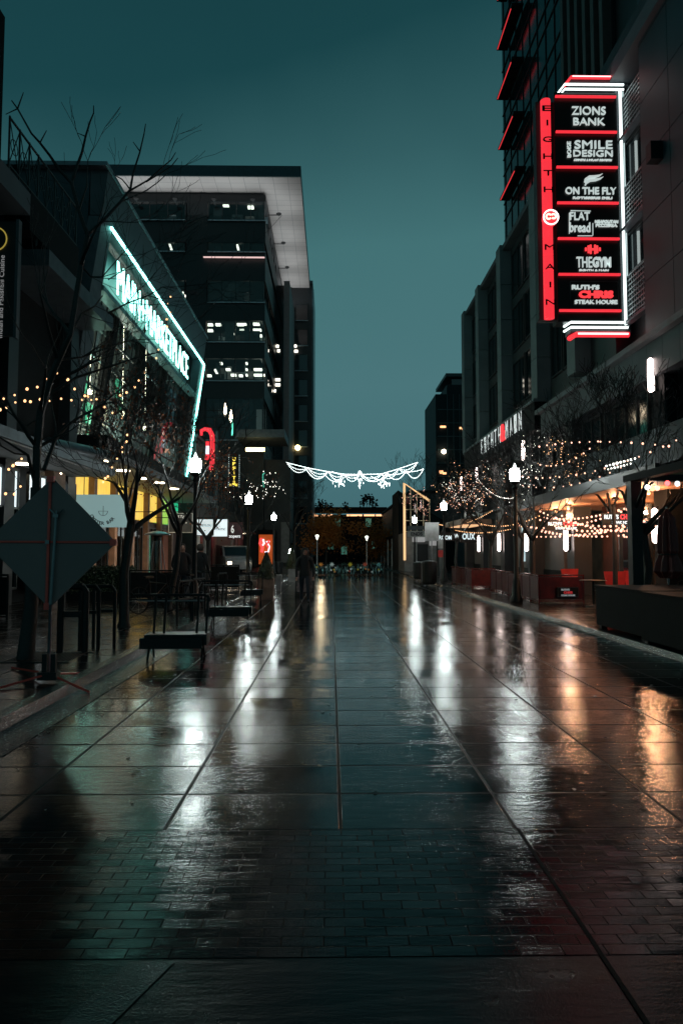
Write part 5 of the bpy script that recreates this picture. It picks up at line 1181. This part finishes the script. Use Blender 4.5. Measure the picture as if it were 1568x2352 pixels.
# hanging box signs on the left
bs_group = 'blade signs of the left shops'
def boxsign(px0, px1, py0, py1, Y, label, face, lines, frame='black', armx=-8.9):
    a = at(px0, py1, Y); b = at(px1, py0, Y); t = thing('blade_sign', label, 'sign', ((a.x+b.x)/2, Y, a.z), bs_group)
    P('board', MB().box(a.x, b.x, Y, Y+0.14, a.z, b.z), face, t)
    e = 0.035; P('frame', MB().box(a.x-e, b.x+e, Y-.01, Y+.15, b.z+.002, b.z+e).box(a.x-e, b.x+e, Y-.01, Y+.15, a.z-e, a.z-.002).box(a.x-e, a.x-.002, Y-.01, Y+.15, a.z, b.z).box(b.x+.002, b.x+e, Y-.01, Y+.15, a.z, b.z), M[frame], t)
    P('arm', MB().tube([(armx,Y+.07,b.z+.1),(b.x,Y+.07,b.z+.1)], .02, 5).tube([(a.x+.1,Y+.07,b.z+.1),(a.x+.1,Y+.07,b.z+.02)], .012, 4).tube([(b.x-.1,Y+.07,b.z+.1),(b.x-.1,Y+.07,b.z+.02)], .012, 4), M['black'], t)
    W, H = b.x-a.x, b.z-a.z
    for s, u, v, h, w, m in lines:
        letters(s, (a.x+u*W, Y-.012, a.z+v*H), h*H, m, t, width=w*W, extr=.01, bold=.02)
    return t, a, b
dkf = mat('sign_board_grey', (0.05,0.055,0.06), 0.5); whl = glow('soft_letter', (0.85,0.85,0.8), 0.6)
ink = mat('sign_ink', (0.03,0.03,0.04), 0.6); inkg = mat('sign_ink_grey', (0.25,0.28,0.3), 0.6)
_bs = boxsign(388,441,1180,1222,34.0,'dark square blade sign with a pale frame and arched white letters', dkf, [('•',.2,.5,.07,.05,whl),('•',.75,.5,.07,.05,whl),('0',.38,.17,.16,.09,whl)], 'white', -9.9)
lb_, la_, lq_ = _bs
for i, ch in enumerate('LITTLE'):
    an = math.radians(150-i*22); letters(ch, ((la_.x+lq_.x)/2+.32*math.cos(an), 33.985, (la_.z+lq_.z)/2+.02+.30*math.sin(an)), .12, whl, lb_, rot=-(an-math.radians(90)), extr=.01, bold=.03)
_, a, b = boxsign(451,489,1193,1229,38.0,'white lit blade sign with thin grey letters over a small heart', M['gbox'], [('RUBYLOU',.5,.62,.15,.84,inkg)], 'frame', -9.8)
boxsign(479,522,1193,1232,43.0,'bright white blade sign with dark letters, right of the heart sign', glow('lit_sign_bright',(0.85,0.97,1.0),0.95), [('FANTASTIC',.5,.42,.13,.84,ink)], 'frame', -9.8)
t_, a, b = boxsign(524,557,1201,1238,48.0,'dark maroon blade sign with a small white figure and word', mat('maroon_board',(0.05,0.012,0.015),0.4), [('zopers',.45,.12,.20,.8,glow('sign_white_word',(0.9,0.9,0.9),0.8)),('6',.3,.62,.5,.22,bpy.data.materials['soft_letter'])], 'redd', -9)
# oyster bar sign
a = at(172,1211,26); b = at(293,1136,26)
ob = thing('terrace_sign', 'pale lit rectangular banner with dark circular lettering and an emblem above the terrace', 'sign', ((a.x+b.x)/2,26,a.z))
P('board', MB().box(a.x, b.x, 26, 26.08, a.z, b.z), glow('pale_sign', (0.50,0.78,0.78), 0.34), ob)
P('hanger', MB().tube([(a.x+.3,26.04,b.z),(a.x+.3,26.04,4.87)], .015, 4).tube([(b.x-.4,26.04,b.z),(b.x-.4,26.04,4.87)], .015, 4), M['black'], ob)
cc = at(237,1174,25.985)
for ch, ang in (('O',205),('Y',218),('S',231),('T',244),('E',257),('R',270),('B',294),('A',308),('R',322)):
    an = math.radians(ang); letters(ch, (cc.x+.46*math.cos(an), 25.985, cc.z+.46*math.sin(an)), .13, ink, ob, rot=-(an-math.radians(270)), extr=.01, bold=.03)
P('emblem', MB().ring((cc.x,25.985,cc.z), .17, .010, 'y', 20, 4, math.pi, 2*math.pi).tube([(cc.x,25.985,cc.z-.17),(cc.x,25.985,cc.z+.2)], .010, 4).tube([(cc.x-.18,25.985,cc.z),(cc.x+.18,25.985,cc.z)], .008, 4), ink, ob)
# cuisine banner
a = at(-46,770,16.0); b = at(38,508,16.0)
cb3 = thing('cuisine_banner', 'tall black blade banner with vertical grey writing and a yellow ring at the left edge', 'sign', (b.x,16.0,a.z))
P('board', MB().box(a.x, b.x, 16.0, 16.12, a.z, b.z), mat('banner_black', (0.014,0.016,0.017), 0.5), cb3); P('side_rail', MB().box(b.x+.002, b.x+.07, 15.98, 16.14, a.z-.05, b.z+.05), M['panel'], cb3)
P('bracket', MB().box(-9.0, b.x, 16.13, 16.2, b.z-.3, b.z-.22).box(-9.0, b.x, 16.13, 16.2, a.z+.22, a.z+.3), M['black'], cb3)
q = at(-13,548,15.98); P('ring_mark', MB().ring((q.x,15.98,q.z), .29, .016, 'y', 32, 5), glow('gold_ring', (0.6,0.45,0.08), 0.5), cb3)
q = at(2,680,15.98); letters('Indian and Pakistani Cuisine', (q.x,15.985,q.z), .115, glow('grey_word', (0.5,0.5,0.5), 0.35), cb3, rot=-math.pi/2, width=2.0, extr=.01)
# funny vertical theatre sign, red neon sign
a = at(526,1118,52); b = at(549,1046,52)
fz = thing('club_sign', 'tall black vertical sign with yellow letters and a bead lit border', 'sign', (a.x,52,a.z))
P('board', MB().box(a.x, b.x, 52, 52.3, a.z, b.z), M['black'], fz); P('arm', MB().box(-9, a.x, 52.1, 52.2, b.z-.5, b.z-.4).box(-9, a.x, 52.1, 52.2, a.z+.4, a.z+.5), M['black'], fz)
[letters(ch, ((a.x+b.x)/2,51.98,b.z-.28-i*.36), .26, M['gyel'], fz, width=.24 if ch != 'I' else .07, bold=.03) for i, ch in enumerate('UPFITS')]; letters('IONE', ((a.x+b.x)/2,51.98,a.z+.15), .2, M['gyel'], fz, width=.62, bold=.04)
bd = MB()
for k in range(16):
    z = a.z+(b.z-a.z)*k/15
    for x in (a.x-.03, b.x+.03): bd.cb((x,51.97,z), .035, .03, .08)
P('border_lights', bd, glow('pale_bead', (0.75,0.9,0.85), .8), fz)
rn = thing('red_neon_sign', 'bright red arched neon sign with a white lettered core beyond the market hall', 'sign', at(480,1080,46))
def g9(x, y, Y=46): k = 260/1568*0.9408; return at(414+x*k, 922+y*k, Y)
P('outer_tube', MB().tube([g9(310,500),g9(310,430),g9(360,410),g9(430,420),g9(470,500),g9(475,700),g9(470,900),g9(445,1010)], [.09,.12,.15,.18,.17,.15,.17,.12], 8), M['gred'], rn)
P('inner_tube', MB().tube([g9(400,590),g9(400,700),g9(400,800),g9(385,860)], .13, 8), M['gred'], rn)
P('white_core', MB().box(g9(380,780).x, g9(430,780).x, 45.8, 45.86, g9(400,780).z, g9(400,660).z), glow('white_core', (0.85,0.85,1.0), 1.2), rn)
q = g9(520,700); P('post', MB().box(q.x, q.x+.12, 46, 46.3, 4, g9(520,430).z), M['panel'], rn); P('arm', MB().box(-9.0, q.x, 46.1, 46.2, 9.0, 9.1), M['black'], rn)
for i, (cx1, cy1) in enumerate(((660,130),(745,230))):
    q = g9(cx1, cy1, 60); t = thing('wall_torch', ['amber flame shaped wall light high beside the tower, left one','amber flame shaped wall light high beside the tower, right one'][i], 'wall lamp', q, 'amber wall lights'); obj('flame', MB().lathe([(.02,-.5),(.14,-.15),(.12,.2),(.02,.65)], (0,0,0), 8), M['gdown'], t, local=True); obj('bracket', MB().box(-2.2,.02,.1,.16,-.05,.05), M['black'], t, local=True)
q = g9(765,380,58); t = thing('green_neon', 'short vertical green neon tube below the amber wall lights', 'neon tube', q); obj('tube', MB().tube([(0,0,-.7),(0,0,.75)], .07, 6), glow('green_neon_a', (0.15,0.9,0.65), 1.6), t, local=True); obj('bracket', MB().box(-2.6,-.02,.05,.1,-.05,.05), M['black'], t, local=True)
q = g9(1215,1160,68); t = thing('green_neon', 'dim bent green neon tube beside the entrance canopy', 'neon tube', q); obj('tube', MB().tube([(.1,0,-.7),(0,0,.1),(0,0,.6),(.2,0,.75)], .06, 6), glow('green_neon_b', (0.1,0.7,0.5), .8), t, local=True)
# neon figure window at the tower foot
a = at(594,1296,71); b = at(626,1228,71)
nw = thing('neon_window', 'orange glowing arched window with red and white neon figures at the tower foot', 'window display', ((a.x+b.x)/2,71,0.1))
P('frame', MB().box(a.x-.15, b.x+.15, 71.1, 74.5, 0.1, b.z+.5), M['blackm'], nw); P('backdrop', MB().box(a.x, b.x, 71.0, 71.09, a.z, b.z), mat('orange_backdrop', (0.45,0.09,0.02), 0.6, emit=(0.8,0.13,0.02), es=.35), nw)
k3 = 200/1568*0.9408; g3 = lambda x, y: at(564.5+x*k3, 1166.6+y*k3, 70.9)
P('red_figure', MB().tube([g3(300,580),g3(270,680),g3(320,760),g3(300,850)], .16, 6).tube([g3(450,620),g3(400,700),g3(440,760)], .12, 6), glow('neon_red_figure', (1,0.08,0.08), 1.3), nw)
P('white_figure', MB().tube([g3(330,600),g3(350,680),g3(300,740)], .10, 6).tube([g3(460,640),g3(400,640),g3(450,740),g3(430,840),g3(360,850)], .08, 6), glow('neon_white_figure', (0.85,0.85,1), 1.6), nw)
# planters with conical shrubs, sandwich board, boxes
def planter(px0, px1, pyt, pyb, m, label, shrub=1.0, d=0.55, name='tree_planter'):
    g = atZ((px0+px1)/2, pyb, 0.1 if px1 < 650 else 0.02); Y = g.y; a = at(px0, pyb, Y); b = at(px1, pyt, Y); zt = b.z; zb = 0.12 if a.x < -3.2 else 0.003
    t = thing(name, label, 'planter', (g.x, Y, zb), 'planters beyond the left barriers')
    P('box', MB().prism([(a.x+.03,zb),(b.x-.03,zb),(b.x,zt),(a.x,zt)], Y, Y+d), m, t)
    if shrub:
        rg = random.Random(int(px0)); lf = MB(); lf.lathe([(0.3,zt),(0.24,zt+shrub*.4),(0.03,zt+shrub)], ((a.x+b.x)/2,Y+d/2,0), 8)
        for _ in range(500):
            u = rg.random(); a_ = rg.random()*6.28; r = .34*(1-u)+.02; c = Vector(((a.x+b.x)/2+r*math.cos(a_), Y+d/2+r*math.sin(a_), zt+u*shrub)); s = Vector((rg.gauss(0,1),rg.gauss(0,1),rg.gauss(0,1))).normalized()*.05; o_ = s.orthogonal().normalized()*.03; lf.add([c-s,c+o_,c+s,c-o_], [(0,1,2,3)])
        tag(obj('shrub', lf, M['hedge'], t), kind='stuff')
planter(591,628,1329,1371, mat('tan_planter', (0.17,0.10,0.07), 0.6), 'tan wooden planter box with a dark conical shrub', .9)
planter(632,646,1321,1352, mat('grey_planter', (0.17,0.18,0.19), 0.6), 'small pale grey planter cube right of the tan one', .0)
planter(661,679,1307,1337, mat('grey_planter_b', (0.20,0.21,0.22), 0.6), 'taller pale planter with a shrub left of the walking man', 1.3)
g = atZ(698, 1368, 0.0); sbd = thing('sandwich_board', 'black framed sandwich board standing behind the walking man', 'sign', g)
a = at(679,1368,g.y); b = at(720,1309,g.y)
for k2, s in ((0,1),(1,-1)):
    zt = b.z; w = b.x-a.x; cxm = (a.x+b.x)/2; y0 = g.y+s*-.22
    m_ = MB().tube([(cxm-w/2,y0,0.005),(cxm-w/2,g.y,zt)], .022, 4).tube([(cxm+w/2,y0,0.005),(cxm+w/2,g.y,zt)], .022, 4).tube([(cxm-w/2,g.y+s*-.19,.13),(cxm+w/2,g.y+s*-.19,.13)], .018, 4)
    P('frame', m_, M['black'], sbd); P('panel', MB().add([(cxm-w/2+.03,g.y+s*-.19,.15),(cxm+w/2-.03,g.y+s*-.19,.15),(cxm+w/2-.03,g.y+s*-.01,zt-.04),(cxm-w/2+.03,g.y+s*-.01,zt-.04)], [(0,1,2,3)]), mat('poster_paint_%d' % k2, (0.10,0.07,0.07), .5, var=.9, scale=7), sbd)
# trash bins, posts, signs on the right
def bin_(px, py, label, h=1.05, r=.3):
    g = atZ(px, py, .1); t = thing('litter_bin', label, 'litter bin', g, 'litter bins'); obj('body', MB().lathe([(r*.85,0),(r,.1),(r,h-.15)], (0,0,0), 14), M['black'], t, local=True); obj('lid', MB().lathe([(r*1.05,h-.15),(r,h-.05),(r*.4,h),(.02,h+.02)], (0,0,0), 14), M['black'], t, local=True)
bin_(985,1342,'black litter bin at the far end of the right kerb', 1.15, .38); bin_(962,1330,'dark litter bin left of the far right bin', 1.0, .35); bin_(640,1318,'dark bin beside the pale planter',.9,.28)
def signpost(px, pyb, pyt, label, boards):
    g = atZ(px, pyb, .1); z = at(px, pyt, g.y).z; t = thing('sign_post', label, 'sign', g, 'pavement sign posts on the right'); obj('post', MB().tube([(0,0,0),(0,0,z-g.z)], .03, 6), M['steel'], t, local=True)
    for w, h, dz, m_ in boards: obj('board', MB().box(-w/2, w/2, -.05, -.032, z-g.z-dz-h, z-g.z-dz), m_, t, local=True)
    return t, g, z
whs = mat('white_sign_sheet', (0.35,0.34,0.34), .5)
t, g, z = signpost(957,1318,1208,'post with a white one word sign before the gabled pavilion', [(1.35,.28,.0,M['panel']),(1.35,.45,.35,whs)])
letters('ENDS', (g.x, g.y-.06, z-.58), .26, ink, t, bold=.03)
signpost(992,1335,1200,'post with a tall pale notice left of the middle right lamp', [(.75,1.0,0,whs)]); signpost(1012,1330,1240,'thin post with small coloured notices', [(.3,.5,0,whs),(.3,.4,.6,M['redseat'])])
# shop letter signs far right
q = at(1040,1233,44); t = thing('shop_letters', 'row of small white lit letters above a far right shopfront', 'sign', q); obj('backing', MB().box(-1.1,1.0,.03,.1,-.28,.28), M['black'], t, local=True); obj('bracket', MB().box(1.0,9.1-q.x if q.x < 9 else 1.1,.04,.09,-.03,.03), M['black'], t, local=True); letters('ROOM', (q.x-.5,44,q.z-.05), .28, glow('far_white_letters', (.8,.95,1), 0.8), t, width=.8, bold=.03); letters('WINE', (q.x+.5,44,q.z+.05), .28, bpy.data.materials['far_white_letters'], t, width=.9, bold=.03)
q = at(1076,1233,40); t = thing('shop_letters', 'short white lit word right of the longer letter row', 'sign', q); obj('backing', MB().box(-.5,.5,.03,.1,-.35,.35), M['black'], t, local=True); obj('bracket', MB().box(.5,9.1-q.x,.04,.09,-.03,.03), M['black'], t, local=True); letters('OUX', (q.x,40,q.z+.02), .38, bpy.data.materials['far_white_letters'], t, width=.75, bold=.03)
q = at(1060,1259,43.0); t = thing('awning_box', 'warm underlit awning over the far right shopfront', 'awning', (8.6,41.5,3.2)); obj('canopy', MB().box(-1.2,.6,-2.5,2.8,0.05,.35), M['tan'], t, local=True); obj('light', MB().box(-1.0,.3,-2.2,2.5,0.02,.048), glow('awning_warm', (1,.55,.28), .9), t, local=True)
# white van parked far left
def van(x, y, rz, label):
    t = thing('parked_van', label, 'van', (x,y,.1), None, rz)
    obj('body', MB().prism([(-1.0,.35),(3.6,.35),(3.6,.95),(3.3,1.15),(2.6,1.25),(2.0,1.95),(-1.0,2.05)], -.9, .9), mat('van_paint', (0.13,0.135,0.14), .4), t, local=True, bevel=.05)
    for xx in (-.2, 2.9):
        for yy in (-.88, .88): obj('wheel', MB().ring((xx,yy,.35), .25, .1, 'y', 16, 6), M['blackm'], t, local=True)
    obj('windscreen', MB().quad((2.62,-.8,1.3),(2.62,.8,1.3),(2.06,.78,1.92),(2.06,-.78,1.92)), M['mirror'], t, local=True)
    obj('side_window', MB().quad((1.1,-.905,1.3),(2.3,-.905,1.3),(1.95,-.905,1.85),(1.1,-.905,1.85)), M['mirror'], t, local=True)
    for yy in (-.65,.65): obj('headlight', MB().cb((3.61,yy,.8), .04, .25, .18), M['gdown'], t, local=True)
g = at(545,1300,50); van(g.x-.7, 51, -1.25, 'white van parked beyond the shop signs, one headlight lit')
# far flower barricade
fcol = [(0.75,0.25,0.03),(0.7,0.72,0.74),(0.85,0.60,0.05),(0.7,0.10,0.05),(0.15,0.45,0.50),(0.65,0.66,0.7)]
fm = [mat('petal_%d' % i, c_, .4, emit=c_, es=0.0) for i, c_ in enumerate(fcol)]; stm = mat('stem_teal', (0.16,0.36,0.38), .5)
labs = ['orange','large pale','yellow','dark red','white and red']
for i in range(5):
    g0 = atZ(722+i*32, 1322, 0.0); Yb = g0.y; w = 31*Yb/F; rg = random.Random(40+i)
    t = thing('flower_barrier', 'painted flower barrier across the street, the panel with %s blooms on top' % labs[i], 'barrier', (g0.x+w/2, Yb, 0), 'flower painted barriers closing the street')
    obj('panel', MB().box(-w/2, w/2, 0, .05, .12, .78), M['blackm'], t, local=True)
    obj('feet', MB().box(-w/2+.1,-w/2+.2,-.25,.3,0,.12).box(w/2-.2,w/2-.1,-.25,.3,0,.12), M['black'], t, local=True)
    sm2 = MB()
    for k2 in range(16):
        x = rg.uniform(-w/2+.03,w/2-.03); z = rg.uniform(.18,.7); sm2.tube([(x,-.02,z-.12),(x+rg.gauss(0,.05),-.02,z+.16)], .014, 4)
    tag(obj('stems', sm2, stm, t, local=True), kind='stuff')
    for k2 in range(5):
        fl = MB(); R_ = .15 if k2 == 0 else .07; x = rg.uniform(-w/4,w/4) if k2 == 0 else rg.uniform(-w/2+.08,w/2-.08); z = .78 if k2 == 0 else rg.uniform(.2,.6)
        for a_ in range(8):
            an = a_*math.pi/4; fl.tube([(x,-.04,z),(x+R_*.55*math.cos(an),-.05,z+R_*.55*math.sin(an)),(x+R_*1.2*math.cos(an),-.04,z+R_*1.2*math.sin(an))], [R_*.08,R_*.26,R_*.06], 4)
        obj('flower', fl, fm[i % 6] if k2 == 0 else rg.choice(fm), t, local=True)
# bicycles
def bicycle(x, y, rz, label, sc=1.0):
    t = thing('bicycle', label, 'bicycle', (x,y,.12), 'bicycles parked at the left kerb', rz)
    for xx in (-.52,.52):
        w = obj('wheel', MB().ring((xx,0,.34), .32, .018, 'y', 26, 5), M['blackm'], t, local=True); obj('spokes', MB().tube([(xx-.3,0,.34),(xx+.3,0,.34)], .003, 3).tube([(xx,0,.04),(xx,0,.64)], .003, 3).tube([(xx-.22,0,.12),(xx+.22,0,.56)], .003, 3).tube([(xx+.22,0,.12),(xx-.22,0,.56)], .003, 3), M['steel'], w, local=True)
    obj('frame', MB().tube([(-.52,0,.34),(-.12,0,.32),(.38,0,.72),(-.2,0,.78),(-.12,0,.32)], .017, 6).tube([(-.52,0,.34),(-.2,0,.78)], .012, 5).tube([(.52,0,.34),(.38,0,.72),(.35,0,.92)], .016, 6), M['steel'] if sc > 1 else M['black'], t, local=True)
    obj('saddle', MB().cb((-.23,0,.9), .26, .12, .05).tube([(-.2,0,.78),(-.22,0,.88)], .014, 5), M['black'], t, local=True); obj('handlebar', MB().tube([(.42,-.26,.98),(.35,0,.94),(.42,.26,.98)], .013, 6), M['black'], t, local=True)
g = atZ(500,1395,.12); bicycle(-3.75, g.y, 1.2, 'bicycle parked nearest the kerb beside the second rail barrier', 1.1)
bicycle(-4.4, 17.2, 1.0, 'bicycle leaning by the leaning tree, left of the lamp post'); bicycle(-4.0, 20.3, 1.35, 'bicycle parked behind the first left street lamp')
hrack(455,1420,.7,.9,'rack hoop holding the parked bicycles by the first lamp', 1.3, .05); hrack(425,1432,.7,.9,'rack hoop behind the near rail barrier', 1.3, .05); hrack(510,1388,.7,.9,'rack hoop beside the kerbside bicycle', 1.35, .05)
fence_panels([(-4.9,27.5),(-3.7,27.5)], 1.0, 'short slatted rail beyond the parked bicycles', M['blackm'])

# ------------------------------------------------------------ people
def person(loc, rz, label, bones, hgt=1.78, hood=False, skin_z=1.52):
    """bones: dict of joint lists; one skin-modifier surface for the whole body"""
    V, E, R_ = [], [], []
    idx = {}
    for nm, par, co, r in bones:
        idx[nm] = len(V); V.append(co); R_.append(r)
        if par: E.append((idx[par], idx[nm]))
    me = bpy.data.meshes.new('b'); me.from_pydata(V, E, []); o = bpy.data.objects.new('b', me); COL.objects.link(o)
    s = o.modifiers.new('s', 'SKIN'); s.use_smooth_shade = True
    for i, r in enumerate(R_):
        d = me.skin_vertices[0].data[i]; d.radius = (r if isinstance(r, tuple) else (r, r)); d.use_root = (i == 0)
    o.modifiers.new('u', 'SUBSURF').levels = 2
    bpy.context.view_layer.update(); dg = bpy.context.evaluated_depsgraph_get(); m2 = bpy.data.meshes.new_from_object(o.evaluated_get(dg)); bpy.data.objects.remove(o)
    t = thing('person', label, 'person', loc, None, rz)
    m2.materials.clear(); b = obj('body', m2, [M['coat'], M['jeans'], M['skin'], M['black']], t, smooth=True, local=True)
    for p in m2.polygons:
        c = p.center; mi = 0
        if c.z > skin_z: mi = 2
        elif c.z < .09: mi = 3
        elif c.z < .86 and abs(c.x) < .21: mi = 1
        elif c.z < .84 and abs(c.x) >= .21: mi = 2
        p.material_index = mi
    hz = 1.655
    hr_ = MB().lathe([(.02,.125),(.07,.115),(.1,.075),(.112,.01),(.105,-.05),(.09,-.09)], (0,.028,hz), 14) if not hood else MB().lathe([(.02,.135),(.08,.12),(.118,.07),(.128,0),(.125,-.07),(.13,-.13),(.15,-.18)], (0,.045,hz), 14)
    obj('hair' if not hood else 'hood', hr_, M['hair'] if not hood else M['coat'], t, smooth=True, local=True)
    obj('face_features', MB().ball((-.034,-.098,hz+.005), .011, 6, 4).ball((.034,-.098,hz+.005), .011, 6, 4).tube([(-.022,-.100,hz-.062),(0,-.106,hz-.064),(.022,-.100,hz-.062)], .006, 4), M['hair'], t, local=True)
    return t
def biped(step=.14, arm=0.0, back=0.0):
    B = [('pelvis',None,(0,0,.96),(.155,.115)),('waist','pelvis',(0,0,1.10),(.155,.115)),('chest','waist',(0,.01,1.30),(.185,.125)),('neck0','chest',(0,.01,1.45),(.10,.09)),('neck','neck0',(0,.0,1.52),(.062,.062)),('chin','neck',(0,-.02,1.58),(.072,.08)),('head','chin',(0,-.005,1.66),(.085,.1)),('crown','head',(0,.0,1.75),(.06,.07)),('nose','head',(0,-.108,1.635),(.016,.014))]
    for s, n in ((-1,'l'),(1,'r')):
        st = step*s
        B += [('hip'+n,'pelvis',(s*.10,0,.88),(.105,.11)),('knee'+n,'hip'+n,(s*.11,-st*.7-.02,.50),(.068,.072)),('ank'+n,'knee'+n,(s*.115,-st*1.0+(.04 if st < 0 else 0),.09),(.045,.05)),('toe'+n,'ank'+n,(s*.135,-st*1.0-.15,.045),(.045,.035)),
              ('sh'+n,'neck0',(s*.19,.01,1.42),(.085,.085)),('el'+n,'sh'+n,(s*.27,.03+st*.3,1.14),(.055,.055)),('wr'+n,'el'+n,(s*(.27-arm*.1),-.04+st*.9-arm*.12,.90),(.036,.036)),('palm'+n,'wr'+n,(s*(.265-arm*.1),-.06+st*.95-arm*.14,.83),(.038,.022)),
              ('th'+n,'palm'+n,(s*(.225-arm*.1),-.09+st*.95-arm*.14,.80),(.013,.012))]
        for k, (dx, L) in enumerate(((-.026,.068),(-.009,.078),(.009,.074),(.026,.06))):
            bx_ = s*(.265-arm*.1)+dx; by = -.065+st*.95-arm*.14
            B += [('f%s%d' % (n,k),'palm'+n,(bx_,by-.005,.775),(.0095,.0095)),('g%s%d' % (n,k),'f%s%d' % (n,k),(bx_,by-.025,.775-L*.75),(.008,.008))]
    return B
g = atZ(700,1386,0.0)
person((g.x, g.y, .002), 0.0, 'man in a dark hooded coat walking toward the camera down the left of the street', biped(.13), hood=True)
person((-4.35, 20.0, .12), .5, 'person in a dark jacket with short grey hair standing by the first lamp post', biped(.05, 1), hood=False)
person((-4.05, 21.3, .12), 2.6, 'person in a long dark coat standing right behind the first lamp post', biped(.04, 1), hood=False)
person((-7.0, 14.5, .12), 1.2, 'small partly hidden dark figure behind the diamond sign', biped(.05), hood=True) if False else None

# wet leaves and grit lying on the paving
rg = random.Random(77); lf = MB()
for _ in range(420):
    y = 4.3+abs(rg.gauss(0,1))*9; x = rg.uniform(-2.8,5.0) if rg.random() < .6 else rg.choice((rg.uniform(-2.9,-2.3), rg.uniform(4.6,5.1)))
    a_ = rg.random()*6.28; s_ = rg.uniform(.012,.035); c_, q_ = math.cos(a_)*s_, math.sin(a_)*s_
    lf.add([(x-c_,y-q_,.006),(x+q_*.6,y-c_*.6,.010),(x+c_,y+q_,.007),(x-q_*.6,y+c_*.6,.012)], [(0,1,2,3)])
tag(obj('fallen_leaves', lf, mat('wet_leaf', (0.03,0.018,0.008), .3)), 'small dark wet leaves scattered over the paving', 'leaves', kind='stuff')
